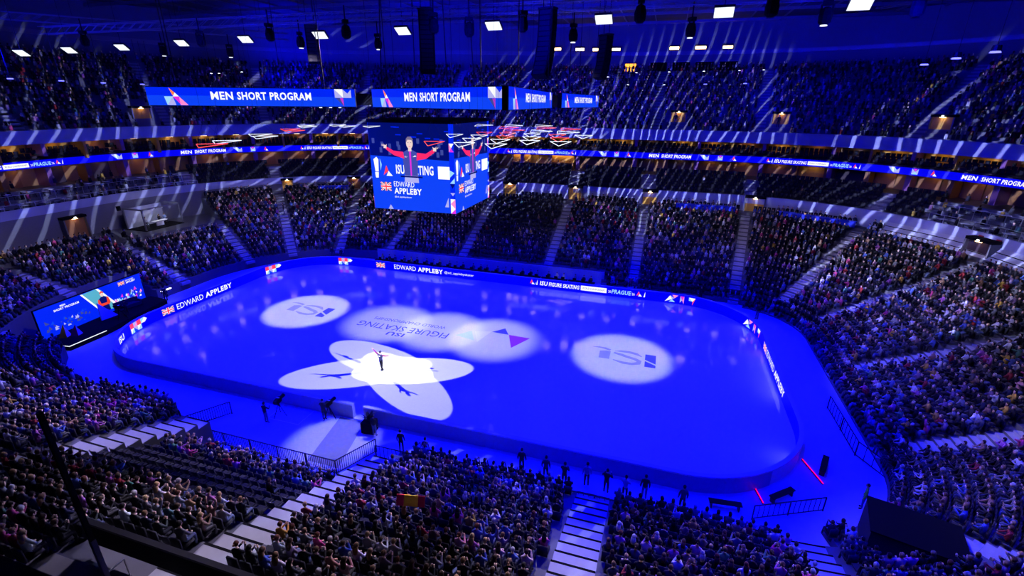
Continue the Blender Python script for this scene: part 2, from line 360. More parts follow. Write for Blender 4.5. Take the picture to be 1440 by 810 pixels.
# upper storeys stand closer to the lower stand at the left end of the hall
KU = np.where(BOWL.st[:, 0] > 5, 1.0, np.clip(1-.38*(5-BOWL.st[:, 0])/25, .62, 1.0))
def UP(d): return BOWL.off(16.5+(d-16.5)*KU)
NB = len(BOWL.st)
def ring_strip(mb, A, za, B, zb, m, idx=None, closed=True):
    n = len(A); idx = range(n if closed else n-1) if idx is None else idx
    za = np.full(n, za) if np.isscalar(za) else za; zb = np.full(n, zb) if np.isscalar(zb) else zb
    for i in idx:
        j = (i+1) % n
        mb.poly([(A[i][0], A[i][1], za[i]), (A[j][0], A[j][1], za[j]), (B[j][0], B[j][1], zb[j]), (B[i][0], B[i][1], zb[i])], m)

# ------------------------------------------------------------------ floor, ice, boards
mb = MB(); mb.box(-58, 62, -44, 48, -.3, -.02, 'event_floor'); mb.build('floor', kind='structure', label='dark event floor around the ice rink')
ice = MB(); P = RINK.off(.02); ice.poly([(x, y, 0) for x, y in P[::-1]], 'ice')
ice = ice.build('floor_ice', kind='structure', label='smooth ice sheet of the rink')
def ice_art(name, items, label):
    mb = MB()
    for p, f, m in items: mb.mesh([(a, b, .006) for a, b in p], f, m)
    return mb.build(name, ice, label=label)
def rot180_text(t, cx, cy, w, h, bold=False, slant=0):
    p, f = text_mesh(t, bold); p = p.copy(); mx = p.max(0); q = (p/mx-.5)*[w, h]; q[:, 0] += q[:, 1]*slant
    return (-q+[cx, cy], f)
for (cx, sg, lab) in ((17.4, 1, 'grey ISU lettering painted on the ice at the right'), (-17.3, 1, 'grey ISU lettering painted on the ice at the left')):
    it = []
    def pl(pts, m): it.append((np.array([(cx+a, .25+b) for a, b in pts]), [tuple(range(len(pts)))], m))
    # letter I: dot (near) and stem (far), letter S of two curved strokes, U fading at the left
    pl([(2.0, -.15), (2.95, -.75), (2.95, -1.2), (2.0, -1.2)][::-1], 'ink_navy'); pl([(2.0, .1), (2.95, -.5), (2.95, 1.15), (2.0, 1.15)], 'ink_navy')
    def stroke(c, w, m):
        c = np.array(c, float); t = np.gradient(c, axis=0); t /= np.linalg.norm(t, axis=1)[:, None]; n = np.stack([-t[:, 1], t[:, 0]], 1)
        w = np.array(w)[:, None]/2; a, b = c+n*w, c-n*w; k = len(c)
        it.append((np.vstack([a, b])+[cx, .25], [(i, i+1, k+i+1, k+i) for i in range(k-1)], m))
    stroke([(1.7, .55), (1.2, .95), (.5, 1.12), (-.2, 1.1), (-.8, .95)], [.12, .42, .42, .34, .1], 'ink_grey')
    stroke([(-.85, .62), (-.2, .42), (.5, .12), (1.1, -.05), (1.5, -.35), (1.45, -.75), (.9, -1.05), (.1, -1.05), (-.8, -.75)], [.3, .42, .42, .42, .48, .48, .42, .42, .15], 'ink_grey')
    pl([(-1.15, .75), (-1.15, -.75), (-2.1, -.75), (-2.15, .6), (-1.6, .8)], 'ink_grey')
    stroke([(-1.2, 1.0), (-1.7, 1.22), (-2.3, 1.3), (-2.9, 1.2)], [.3, .36, .26, .05], 'ink_grey')
    ice_art('ice_lettering', it, lab)
it = []
for t, cx, cy, w, h, b in (('FIGURE SKATING', -4.75, -.85, 10.2, 1.15, False), ('WORLD CHAMPIONSHIPS', -4.75, .75, 8.3, .62, False), ('ISU', -4.8, -2.1, 1.9, .75, True)):
    p, f = rot180_text(t, cx, cy, w, h, b); it.append((p, f, 'ink_navy'))
ice_art('ice_lettering', it, 'navy event title painted upside down across the middle of the ice')
it = [(np.array(p), [(0, 1, 2)], m) for p, m in (([(4.2, 1.5), (3.6, -1.15), (2.55, 1.0)], 'ink_pale'), ([(2.2, 1.0), (3.2, -.9), (1.0, -.4)], 'ink_cyan'),
      ([(4.25, 1.4), (5.3, 2.6), (6.05, 1.3)], 'ink_navy'), ([(6.1, 1.3), (8.3, 1.2), (7.1, -1.25)], 'ink_violet'))]
ice_art('ice_emblem', it, 'triangle emblem painted in blue and violet beside the event title')

BH = 1.22
rp_in, rp_out = RINK.off(0), RINK.off(.28)
def board(name, idx, label, near=False, caps=()):
    e = empty(name, (float(rp_in[idx[0]][0]), float(rp_in[idx[0]][1]), 0), 0, label, 'rink board'); inv = Matrix.Translation(-e.location)
    def part(n, fn):
        m = MB(); fn(m); m.v = [tuple(Vector(v)-e.location) for v in m.v]; return m.build(n, e)
    part('led_face', lambda m: ring_strip(m, rp_in, .06, rp_in, BH-.03, 'board', idx))
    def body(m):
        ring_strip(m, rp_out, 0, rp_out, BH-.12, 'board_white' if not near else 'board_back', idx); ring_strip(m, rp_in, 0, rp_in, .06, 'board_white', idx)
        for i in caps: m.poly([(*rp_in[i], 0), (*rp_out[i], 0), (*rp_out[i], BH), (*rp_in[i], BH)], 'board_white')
    part('panel', body)
    def cap(m): ring_strip(m, rp_in, BH-.03, rp_in, BH, 'board_pad', idx); ring_strip(m, rp_in, BH, rp_out, BH, 'board_pad', idx); ring_strip(m, rp_out, BH, rp_out, BH-.12, 'board_pad', idx)
    part('top_pad', cap); return e
# insert the gate: near side between x=-.65 and .25
def near_split():
    global rp_in, rp_out
    st = RINK.st; rows = []
    for i in range(len(st)): rows.append(tuple(st[i]))
    rows[0] = (.25, -15., 0., -1.); rows.append((.25, -15., 0., -1.)); rows.insert(1, (-.65, -15., 0., -1.))
    rows = [r for r in rows if not (abs(r[1]+15) < 1e-6 and r[2] == 0 and -.65 < r[0] < .25) or r == (.25, -15., 0., -1.)]
    # drop stations of the straight left of 3.5 that now lie right of the gate
    first = rows[:2]; rest = [r for r in rows[2:-1]]; RINK.st = np.array(first+rest+[rows[-1]])
near_split(); rp_in, rp_out = RINK.off(0), RINK.off(.28)
st = RINK.st; n = len(st)
seg = {'near_l': [], 'left': [], 'far': [], 'right': [], 'near_r': []}
for i in range(1, n-1):
    m_ = (st[i]+st[i+1])/2
    if m_[1] < -13.0: seg['near_l' if m_[0] < 0 else 'near_r'].append(i)
    elif m_[1] > 13.0: seg['far'].append(i)
    else: seg['left' if m_[0] < 0 else 'right'].append(i)
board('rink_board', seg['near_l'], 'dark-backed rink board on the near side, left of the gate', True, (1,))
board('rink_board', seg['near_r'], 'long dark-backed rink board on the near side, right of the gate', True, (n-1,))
b_left = board('rink_board', seg['left'], 'lit blue rink board across the left end of the ice')
b_far = board('rink_board', seg['far'], 'lit blue rink board along the far side of the ice')
b_right = board('rink_board', seg['right'], 'lit blue rink board curving round the right end of the ice')
rpath = Path(RINK.off(-.012)); us = lambda x, y: rpath.s_of(x, y)
def board_art(art, x, y, z, parent, name, label=None):
    f0 = path_map(rpath, us(x, y), z); f = lambda a, b, e: Vector(f0(a, b, e))-parent.location
    return art.build(name, f, parent, label=label) if label else art.build(name, f, parent)
for (x, y, par) in ((-30, -6.5, b_left), (-17.5, 15, b_far), (30, 5.6, b_right)):
    board_art(Art().flag(0, 0, 1.35, .72), x, y, .3, par, 'flag', 'red, white and blue flag graphic')
    board_art(Art().text('EDWARD', 0, 0, .62, w=3.3).text('APPLEBY', 3.6, 0, .62, w=3.7, bold=True), *((x, y+1.7) if par is b_left else (x+2.8, y) if par is b_far else (x, y-1.6)), .36, par, 'lettering', 'white name EDWARD APPLEBY')
board_art(Art().text('@ed_applebyskater', 0, 0, .42, w=4.2), -7.2, 15, .42, b_far, 'lettering')
board_art(Art().banner(0, 0, .68), 4.6, 15, .4, b_far, 'event_lettering')
[board_art(Art().geo(0, 0, .95, kd), 21, 15, .14, b_far, 'graphic') for kd in ('trio', 'trio2', 'trio3')]; board_art(Art().geo(0, 0, .95, 'mosaic'), -23.6, 15, .14, b_far, 'graphic')
board_art(Art().geo(0, 0, 1.0, 'mosaic'), -29.3, -10.4, .12, b_left, 'graphic'); board_art(Art().geo(0, 0, 1.0, 'mosaic'), -29.9, 8.0, .12, b_left, 'graphic')
[board_art(Art().geo(0, 0, 1.0, kd), 28.9, 11.0, .12, b_right, 'graphic') for kd in ('trio', 'trio2', 'trio3')]
board_art(Art().text('ISU', 0, 0, .6, w=1.3, bold=True), -27.9, -12.6, .3, b_left, 'lettering')
board_art(Art().poly([(0, .1), (.9, .55), (.2, .95)], 'white').poly([(.9, .55), (1.4, .2), (1.3, .9)], 'cyan'), 29.4, -10.2, .1, b_right, 'graphic')
# raised threshold at the gate
MB().box(-.65, .25, -15.3, -15.0, -.01, .05, 'white_paint').build('gate_sill', label='white threshold strip in the open gate of the near board', cat='sill')

# ------------------------------------------------------------------ lower stand
ROWS, DEP, RISE, Z0 = 18, .825, .355, 1.2
LEFT_K = 11
bs = BOWL.st
is_left = bs[:, 2] < -.9
def zrow(k, left): return Z0+RISE*min(k, LEFT_K if left else ROWS)
def kmin(x, y, nx, ny):
    if ny < -.99 and -8.7 < x < 5: return 4
    if ny < -.99 and -12.6 < x <= -8.7: return 2
    if nx < -.66 and y < -2.6: return 5
    if nx > .25: return -3
    if ny > .9 and x > 13.5: return -2
    if ny < -.9 and x > 3: return -1
    return 0
def drop(x, ny, k): return 1.2*min(1, max(0, (12-k)/8)) if ny < -.99 and -8.2 < x < 4.9 else 0
def cut_near(x, y, ny): return ny < -.99 and -12.6 < x < 2.6
mb = MB()
for i in range(NB):
    j = (i+1) % NB; left = bool(is_left[i] and is_left[j]); km = kmin(*((bs[i]+bs[j])/2)); k0 = km; kn = kmin(*((bs[j]+bs[(j+1) % NB])/2))
    for k in range(min(km, kn), max(km, kn)):
        p = lambda d: (bs[j][0]+bs[j][2]*d, bs[j][1]+bs[j][3]*d)
        mb.poly([(*p(k*DEP), -.02), (*p((k+1)*DEP), -.02), (*p((k+1)*DEP), zrow(k, 0)), (*p(k*DEP), zrow(k, 0))], 'concrete')
    zprev = -.02
    for k in range(k0, ROWS+1):
        xm_, nm_ = (bs[i]+bs[j])[0]/2, (bs[i]+bs[j])[3]/2; xn_, nn_2 = (bs[j]+bs[(j+1) % NB])[0]/2, (bs[j]+bs[(j+1) % NB])[3]/2
        z = zrow(k, left)-drop(xm_, nm_, k); zn_ = zrow(k, left)-drop(xn_, nn_2, k); d0 = k*DEP; d1 = (k+1)*DEP if k < ROWS else 16.5
        p = lambda q, d: (bs[q][0]+bs[q][2]*d, bs[q][1]+bs[q][3]*d)
        if abs(z-zn_) > .01: mb.poly([(*p(j, d0), z), (*p(j, d1), z), (*p(j, d1), zn_), (*p(j, d0), zn_)], 'concrete')
        if z > zprev: mb.poly([(*p(i, d0), zprev), (*p(j, d0), zprev), (*p(j, d0), z), (*p(i, d0), z)], 'concrete')
        mb.poly([(*p(i, d0), z), (*p(j, d0), z), (*p(j, d1), z), (*p(i, d1), z)], 'concrete'); zprev = z
    nxt = bool(is_left[j] and is_left[(j+1) % NB])
    if nxt != left:
        for k in range(LEFT_K, ROWS+1):
            d0, d1 = k*DEP, ((k+1)*DEP if k < ROWS else 16.5)
            p = lambda d: (bs[j][0]+bs[j][2]*d, bs[j][1]+bs[j][3]*d)
            mb.poly([(*p(d0), zrow(LEFT_K, 1)), (*p(d1), zrow(LEFT_K, 1)), (*p(d1), zrow(k, 0)), (*p(d0), zrow(k, 0))], 'wall_paint')
mb.build('floor_lower_stand', kind='structure', label='stepped concrete rows of the lower stand around the rink')

# aisles: (base point, outward normal)
def on_arc(cx, cy, r, deg): a = math.radians(deg); return (cx+r*math.cos(a), cy+r*math.sin(a), math.cos(a), math.sin(a))
AIS_FAR = [(x, 19, 0, 1) for x in (-18.2, -6.7, 5.7, 17.0)]+[on_arc(27.5, 9.5, 9.5, a) for a in (82, 50, 18)]+[on_arc(-20.5, 4, 15, a) for a in (110, 135, 157)]
AIS_END = [(37, 2.6, 1, 0), (37, -8.0, 1, 0), on_arc(27.5, -9.5, 9.5, -42), (-35.5, .8, -1, 0), on_arc(-20.5, -4, 15, 196), on_arc(-20.5, -4, 15, 225)]
AIS_NEAR = [(x, -19, 0, -1) for x in (-20.8, -8.7, 5.0, 17.3)]+[on_arc(27.5, -9.5, 9.5, -86)]
AIS = [(a, 1.15) for a in AIS_FAR+AIS_END]+[(a, 1.85) for a in AIS_NEAR]
aname = {}
step_me = {}
for (a, w) in AIS:
    near = a in AIS_NEAR
    lab = None
    left = a[2] < -.9; kmax = LEFT_K if left else ROWS
    e = empty('aisle_stairs', (a[0], a[1], 0), math.atan2(a[3], a[2])-pi/2)
    e['kind'] = 'structure'
    if near:
        if w not in step_me:
            step_me[w] = (MB().box(-w/2, w/2, 0, .825, -1.5, 0, 'step_concrete').box(-w/2, w/2, -.004, .1, -.1, .006, 'black').data('step'), MB().box(-w/2, w/2, 0, .03, .001, .012, 'tape').data('nosing'))
        k0 = 1 if a[0] == 5.0 else kmin(*a)
        for k in range(k0, kmax):
            o = link('step', step_me[w][0], e); o.location = (0, k*DEP, Z0+RISE*k+.015)
    else:
        m = MB()
        for k in range(kmin(*a), kmax):
            for h in (0, 1):
                m.box(-w/2, w/2, k*DEP+h*.4125-.41, k*DEP+h*.4125, Z0+RISE*k+h*RISE/2-RISE/2-.3, Z0+RISE*k+h*RISE/2-RISE/2+.015, 'step_concrete')
        m.build('step_flight', e)
# ------------------------------------------------------------------ upper storeys (far side and both ends)
up_idx = [i for i in range(NB-1) if bs[i][1] > -14.5 and bs[i+1][1] > -14.5]
D = {d: UP(d) for d in (16.5, 16.9, 21.2, 21.0, 22.2, 22.5, 22.7, 23.6, 25, 26.5, 21.6, 22.0, 23.0, 41, 40.5, 20.9, 42)}
def U(d):
    if d not in D: D[d] = UP(d)
    return D[d]
mb = MB()
zb = np.where(is_left, zrow(LEFT_K, 1), zrow(ROWS, 0)); zb2 = np.where(is_left, 5.1, 7.5)
R_IDX = [i for i in up_idx if bs[i][2] > .7 and bs[i][1] > -9]
ring_strip(mb, U(16.5), zb2, U(16.5), 8.9, 'wall_panel', [i for i in up_idx if bs[i][0] > -20]); ring_strip(mb, U(14.9), 7.5, U(16.32), 8.75, 'wall_panel', R_IDX); mb.poly([(*U(14.9)[R_IDX[0]], 7.5), (*U(16.5)[R_IDX[0]], 7.5), (*U(16.32)[R_IDX[0]], 8.75)], 'wall_paint'); ring_strip(mb, U(16.5), zb2, U(16.5), 8.9, 'wall_paint', [i for i in up_idx if bs[i][0] <= -20])
[ring_strip(mb, U(dd), zz, U(dd+.05), zz+.07, 'black', R_IDX) for dd, zz in ((15.3, 7.88), (15.8, 8.32))]
mb.build('wall_concourse', kind='structure', label='blue-grey wall behind the lower stand')
mb = MB(); ring_strip(mb, U(16.3), 8.7, U(16.3), 9.75, 'fascia', up_idx); ring_strip(mb, U(16.3), 9.75, U(16.5), 9.75, 'fascia', up_idx); ring_strip(mb, U(16.5), 9.75, U(16.5), 9.3, 'fascia', up_idx); ring_strip(mb, U(16.5), 8.7, U(16.3), 8.7, 'fascia', up_idx)
mb.build('trim_1', kind='structure', label='pale parapet in front of the club seats')
mb = MB(); CK = 6
for k in range(CK):
    a, b = 16.9+k*.87, 16.9+(k+1)*.87; z = 9.3+.40*k
    ring_strip(mb, U(a), z-(.40 if k else 0), U(a), z, 'wall_paint', up_idx); ring_strip(mb, U(a), z, U(b), z, 'wall_paint', up_idx)
ring_strip(mb, U(16.5), 9.3, U(16.9), 9.3, 'wall_paint', up_idx)
ring_strip(mb, U(22.12), 11.3, U(26.5), 11.3, 'suite_dark', up_idx)
mb.build('floor_club_stand', kind='structure', label='dark stepped rows of the club stand')
mb = MB(); ring_strip(mb, U(26.5), 11.3, U(26.5), 17.2, 'suite_wall', up_idx); mb.build('wall_suites', kind='structure', label='warm brown back wall of the suites')
mb = MB()
ring_strip(mb, U(22.6), 13.65, U(22.6), 14.75, 'black_steel', up_idx); ring_strip(mb, U(22.6), 13.65, U(26.5), 13.65, 'suite_dark', up_idx)
for k in range(3):
    a, b = 22.6+k*.8, 22.6+(k+1)*.8; z = 14.4+.3*k
    ring_strip(mb, U(a), z-.3, U(a), z, 'suite_dark', up_idx); ring_strip(mb, U(a), z, U(b), z, 'suite_dark', up_idx)
ring_strip(mb, U(25.0), 15.0, U(26.5), 15.0, 'suite_dark', up_idx)
mb.build('floor_suites', kind='structure', label='dark floor slab of the suites')
ribbon = MB(); ring_strip(ribbon, U(22.5), 13.7, U(22.5), 14.6, 'board', up_idx); ring_strip(ribbon, U(22.5), 14.6, U(22.6), 14.6, 'black_steel', up_idx); ring_strip(ribbon, U(22.6), 13.7, U(22.5), 13.7, 'black_steel', up_idx)
ribbon = ribbon.build('ribbon_screen', label='long blue ribbon screen running round the suite balcony', cat='screen')
rbp = Path(UP(22.47), True)
def rb_art(art, x, y, name): return art.build(name, path_map(rbp, rbp.s_of(x, y), 13.9), ribbon, eps=.006)
for x, y in ((-6.7, 41.5), (33.7, 42), (-40.2, 30), (-54.8, -7.5)): rb_art(Art().banner(0, 0, .56), x, y, 'event_lettering')
for x, y in ((8.6, 41.5), (24.2, 41.5), (48.5, 37), (-48, 24), (-55, 9.8), (-27, 38)):
    for kd, du in (('wing', 0), ('tulip', 2.6), ('peak', 4.6)): rb_art(Art().geo(du, -.05, .68, kd), x, y, 'graphic')
for x, y in ((16.6, 41.5), (55.2, 32), (-51, 17.6)): rb_art(Art().text('MEN', 0, .02, .5, w=1.5, bold=True, slant=.1), x, y, 'lettering'); rb_art(Art().text('SHORT PROGRAM', 1.9, .02, .5, w=4.4, bold=True, slant=.1), x, y, 'lettering')
mb = MB(); ring_strip(mb, U(21.6), 16.55, U(21.2), 18.15, 'fascia', up_idx); ring_strip(mb, U(21.2), 18.15, U(21.5), 18.15, 'fascia', up_idx); ring_strip(mb, U(26.5), 16.5, U(21.6), 16.55, 'wall_paint', up_idx)
ring_strip(mb, U(21.5), 18.15, U(21.5), 17.6, 'fascia', up_idx)
mb.build('trim_2', kind='structure', label='pale sloped front of the upper stand')
mb = MB(); UK, UD, UR = 22, .84, .455
for k in range(UK):
    a, b = 22.0+k*UD, 22.0+(k+1)*UD; z = 17.8+UR*k
    ring_strip(mb, U(a), z-UR, U(a), z, 'wall_paint', up_idx); ring_strip(mb, U(a), z, U(b), z, 'wall_paint', up_idx)
ring_strip(mb, U(21.5), 17.6, U(22.0), 17.6, 'wall_paint', up_idx)
zt = 17.8+UR*(UK-1); dt = 22.0+UK*UD
ring_strip(mb, U(dt), zt, U(dt+2), zt, 'wall_paint', up_idx)
mb.build('floor_upper_stand', kind='structure', label='dark stepped rows of the upper stand')
mb = MB(); ring_strip(mb, U(dt+2), zt, U(dt+2), 36.2, 'back_wall', up_idx)
mb.build('wall_far', kind='structure', label='back wall above the upper stand')
# rib panels and ledge along the back wall
mb = MB(); ring_strip(mb, U(dt+1.6), 30.2, U(dt+1.6), 30.8, 'steel', up_idx); ring_strip(mb, U(dt+1.6), 30.8, U(dt+2), 30.8, 'steel', up_idx); ring_strip(mb, U(dt+2), 30.2, U(dt+1.6), 30.2, 'steel', up_idx)
mb.build('trim_3', kind='structure', label='steel ledge along the back wall')
# near side and lower side walls closing the hall behind the camera
mb = MB(); mb.box(-75, 85, -62, -61.5, 0, 36, 'wall_paint'); mb.build('wall_near', kind='structure', label='dark wall behind the near stand')
mb = MB(); mb.box(-76, -75.5, -62, 66, 0, 36, 'wall_paint'); mb.build('wall_left', kind='structure', label='dark outer wall at the left end')
mb = MB(); mb.box(85.5, 86, -62, 66, 0, 36, 'wall_paint'); mb.build('wall_right', kind='structure', label='dark outer wall at the right end')
mb = MB(); mb.box(-76, 86, -62, 70, 35.5, 35.8, 'roof_deck'); ceil = mb.build('ceiling', kind='structure', label='dark blue-lit roof deck with steel purlins')
pm = MB().box(-.06, .06, -60, 66, 35.15, 35.4, 'steel').data('purlin')
for x in range(-70, 82, 5): o = link('purlin', pm, ceil); o.location = (x, 0, 0)
pm = MB().box(-74, 84, -.12, .12, 34.5, 34.9, 'steel').data('girder')
for y in range(-26, 66, 9): o = link('girder', pm, ceil); o.location = (0, y, 0)

# suite partitions, doors and lamps
npil = 0
upath = {d: Path(UP(d)) for d in (16.45, 17, 21.5, 22.4, 24.5, 26.2, 26.4, 22.9, 23.7, 23.3)}
def in_up(x, y): return y > -12
def vis(x, y, z, m=40):
    px, py, dz = proj([[x, y, z]]); return dz[0] > 0 and -m < px[0] < 1440+m and -m < py[0] < 810+m
u = 0; pth = upath[26.4]; i = 0
pil = MB().box(-.3, .3, -2.2, 0, 11.3, 13.6, 'pillar_paint').box(-.22, .22, -2.6, 0, 15, 16.5, 'pillar_paint').data('pillar')
pil2 = MB().box(-.3, .3, -2.2, 0, 11.3, 13.6, 'wood').box(-.15, .15, -2.9, 0, 14.4, 16.5, 'ochre_wall').data('pillar')
wall_e = bpy.data.objects['wall_suites']
while u < pth.len:
    q = pth.at(u); nn = pth.nrm(u)
    if q[1] > -15 and vis(q[0], q[1], 15, 200):
        rz = math.atan2(nn[1], nn[0])-pi/2
        o = link('pillar', pil if i % 2 else pil2, wall_e); o.location = (q[0], q[1], 0); o.rotation_euler = (0, 0, rz)
        # coloured back panels and lamps between pillars
        u2 = u+2.4; q2 = pth.at(u2); n2 = pth.nrm(u2); rz2 = math.atan2(n2[1], n2[0])-pi/2
        r = random.random()
        m = MB(); c = 'ochre_wall' if r < .45 else ('wood' if r < .8 else 'suite_dark')
        m.box(-1.9, 1.9, -.12, -.02, 15.0, 16.5, c); r2 = random.random(); m.box(-1.9, random.uniform(.2, 1.9), -.12, -.02, 11.3, 13.6, 'wood' if r2 < .6 else 'ochre_wall' if r2 < .75 else 'suite_dark')
        o = m.build('back_panel', wall_e); o.location = (q2[0], q2[1], 0); o.rotation_euler = (0, 0, rz2)
        on = random.random()
        for lv, z_, pr in (('upper', 16.42, .9), ('lower', 13.56, .75)):
            if on < pr:
                o = MB().box(-.45, .45, -1.0, -.8, z_, z_+.06, 'lamp_warm').build('suite_lamp', label='warm ceiling lamp glowing in the %s row of suites' % lv, cat='lamp', group='warm lamps of the %s suites' % lv); o.location = (q2[0], q2[1], 0); o.rotation_euler = (0, 0, rz2)
    u += 4.8; i += 1
# bright bar opening seen right of the cube
for xx, w in ((-6.2, 3.2), (.4, 4.0)):
    qb = Path(UP(25.2)); qb = qb.at(qb.s_of(xx+w/2, 43)); e = empty('suite_bar', (qb[0], qb[1]-.9, 11.3), 0, 'brightly lit bar counter in the suite %s the hanging cube' % ('just right of' if xx < -3 else 'second to the right of'), 'bar')
    MB().box(-w/2, w/2, 0, .4, .0, 1.05, 'wood').build('counter', e); MB().box(-w/2, w/2, .9, 1.0, 0, 2.3, 'ochre_wall').build('back_wall', e)
    MB().box(-w/2+.2, w/2-.2, .5, .7, 2.2, 2.26, 'lamp_warm').build('lamp', e)
    for k in range(4): MB().tube((-w/2+.4+k*w/4, .3, 1.05), (-w/2+.4+k*w/4, .3, 1.4), .05, 'suite_dark').build('bottle', e)

# entrances (portals) in the concourse wall and in the upper stand
nd = 0
def portal(x, y, nx, ny, z, w, h, lit=True, closed=False):  # leaf tint paints the light inside: lit gives ochre, closed a dark interior
    global nd; nd += 1
    e = empty('door_%d' % nd, (x, y, z), math.atan2(ny, nx)-pi/2); e['kind'] = 'structure'
    MB().box(-w/2-.15, -w/2, -.5, .6, 0, h, 'wall_paint').box(w/2, w/2+.15, -.5, .6, 0, h, 'wall_paint').box(-w/2-.15, w/2+.15, -.5, .6, h, h+.3, 'black').build('door_frame', e)
    MB().box(-w/2, 0, -.1, -.04, 0, h, 'suite_dark' if closed else 'ochre_wall' if lit else 'wood').build('door_leaf', e); MB().box(.02, w/2, -.1, -.04, 0, h, 'suite_dark' if closed else 'ochre_wall' if lit else 'wood').build('door_leaf', e)
    MB().box(-.3, .3, -.48, -.3, h-.06, h-.01, 'lamp_warm').build('door_lamp', e)
    MB().box(-.12, .12, -.56, -.5, h+.08, h+.2, 'lamp_soft').build('exit_light', e)
for x in (-4.4, 6.3, 17.6): portal(x, 35.4, 0, 1, 7.6, 2.0, 1.9)
for c, a in (((27.5, 9.5), 80), ((27.5, 9.5), 22)): q = on_arc(*c, 9.5+(16.4 if a == 80 else 15.5), a); portal(*q, 7.6, 2.4, 1.5 if a == 22 else 1.9, a == 80, a == 22)
q = on_arc(-20.5, 4, 15+16.4, 132); portal(*q, 7.6, 1.6, 1.7); q = on_arc(-20.5, 4, 31.4, 112); portal(*q, 7.6, 2.0, 1.7, False)
portal(-51.6, .7, -1, 0, 5.1, 2.4, 2.6, False)
q = on_arc(27.5, 9.5, 9.5+16.25, 22)
for s_ in (-1, 1):
    e = empty('door_sign', (q[0]-q[3]*s_*.9, q[1]+q[2]*s_*.9, 9.0), math.atan2(q[3], q[2])-pi/2, 'small square red sign above the right end doorway, %s one' % ('right' if s_ < 0 else 'left'), 'sign'); MB().box(-.22, .22, -.1, 0, 0, .45, 'flag_red').build('plate', e); MB().box(-.25, .25, .0, .05, -.03, .48, 'black_steel').build('frame', e)
def up_pt(x, y, d):
    us_ = np.arange(0, 1, .0005); p = Path(UP(d)); q = p.at(us_*p.len); k = np.argmin(((q-[x, y])**2).sum(1)); n_ = p.nrm(us_[k]*p.len); return (q[k][0], q[k][1], n_[0], n_[1])
for x, y in ((20.3, 46), (35.2, 46), (53, 37), (-50, 14)):
    q = up_pt(x, y, 25.2); portal(q[0], q[1], q[2], q[3], 18.2, 2.2, 2.4)

# ------------------------------------------------------------------ seats and spectators
def tmpl(parts):   # parts: list of (verts, faces, channel)
    V = []; F = []; C = []
    for v, f, c in parts:
        n = len(V); V += v; C += [c]*len(v)
        for q in f:
            q = [i+n for i in q]
            for t in range(1, len(q)-1): F.append((q[0], q[t], q[t+1]))
    return np.array(V, float), np.array(F), np.array(C)
def loft(rings, n, cap0=True, cap1=True):
    v = []; f = []
    for (cx, cy, cz, rx, ry) in rings:
        for i in range(n): a = 2*pi*i/n+pi/n; v.append((cx+rx*math.cos(a), cy+ry*math.sin(a), cz))
    for k in range(len(rings)-1):
        for i in range(n): f.append((k*n+i, k*n+(i+1) % n, (k+1)*n+(i+1) % n, (k+1)*n+i))
    if cap0: f.append(tuple(range(n-1, -1, -1)))
    if cap1: f.append(tuple(range((len(rings)-1)*n, len(rings)*n)))
    return v, f
def limb(a, b, r1, r2, n=4):
    m = MB(); M.setdefault('_', M['black']); m.tube(a, b, r1, '_', n, r2); return [tuple(v) for v in m.v], m.f
# channels: 0 top, 1 trousers, 2 hair, 3 skin
def person_t(lod, pose):
    P = []
    if lod == 1:
        P.append((*loft([(0, 0, .42, .17, .13), (0, -.02, .75, .18, .12), (0, -.02, 1.0, .21, .11), (0, 0, 1.09, .08, .07)], 6), 0))
        P.append((*loft([(0, .03, 1.08, .05, .05), (0, .05, 1.17, .075, .09), (0, .05, 1.27, .08, .095)], 6), 3))
        P.append((*loft([(0, .01, 1.16, .085, .08), (0, .02, 1.28, .095, .105), (0, .02, 1.36, .05, .06)], 6), 2))
        for s in (-1, 1):
            P.append((*limb((s*.1, .05, .5), (s*.12, .36, .52), .085, .07), 1)); P.append((*limb((s*.12, .36, .5), (s*.13, .4, .05), .06, .05), 1))
            e = (s*.22, .1, .8) if pose < 2 else (s*.26, .05, 1.15)
            h = {0: (s*.1, .36, .68), 1: (s*.03, .38, .98), 2: (s*.22, .12, 1.45)}[pose]
            P.append((*limb((s*.2, -.01, 1.02), e, .06, .05), 0)); P.append((*limb(e, h, .05, .035), 0)); P.append((*limb(h, tuple(Vector(h)+Vector((0, .05, .08))), .04, .03), 3))
    elif lod == 2:
        P.append((*loft([(0, 0, .42, .18, .13), (0, -.02, .98, .22, .12), (0, 0, 1.1, .08, .07)], 5), 0)); P.append((*loft([(0, .06, 1.1, .05, .06), (0, .05, 1.28, .08, .09)], 5), 3)); P.append((*loft([(0, .01, 1.17, .09, .09), (0, .02, 1.35, .07, .08)], 5), 2))
        P.append((*limb((0, .05, .5), (0, .36, .52), .15, .14), 1)); P.append((*limb((0, .36, .5), (0, .4, .05), .13, .12), 1))
        h = {0: (0, .3, .75), 1: (0, .36, 1.0), 2: (.2, .1, 1.45)}[pose]; P.append((*limb((0, .1, .9), h, .09, .05), 0))
    else:
        P.append((*loft([(0, .05, .42, .2, .22), (0, 0, .98, .2, .12)], 4), 0)); P.append((*loft([(0, .03, 1.06, .08, .08), (0, .03, 1.3, .08, .09)], 4), 2 if pose else 3))
    return tmpl(P)
TOPS = [(.008, .008, .012)]*20+[(.03, .03, .04)]*4+[(.015, .02, .06)]*5+[(.08, .08, .1)]*3+[(.18, .18, .2)]*2+[(.5, .5, .55)]*3+[(.25, .02, .03)]*2+[(.5, .06, .2)]+[(.35, .1, .35)]+[(.06, .1, .35)]*3+[(.5, .32, .05)]*1+[(.05, .15, .13)]+[(.28, .16, .1)]*2+[(.55, .3, .38)]+[(.16, .1, .2)]
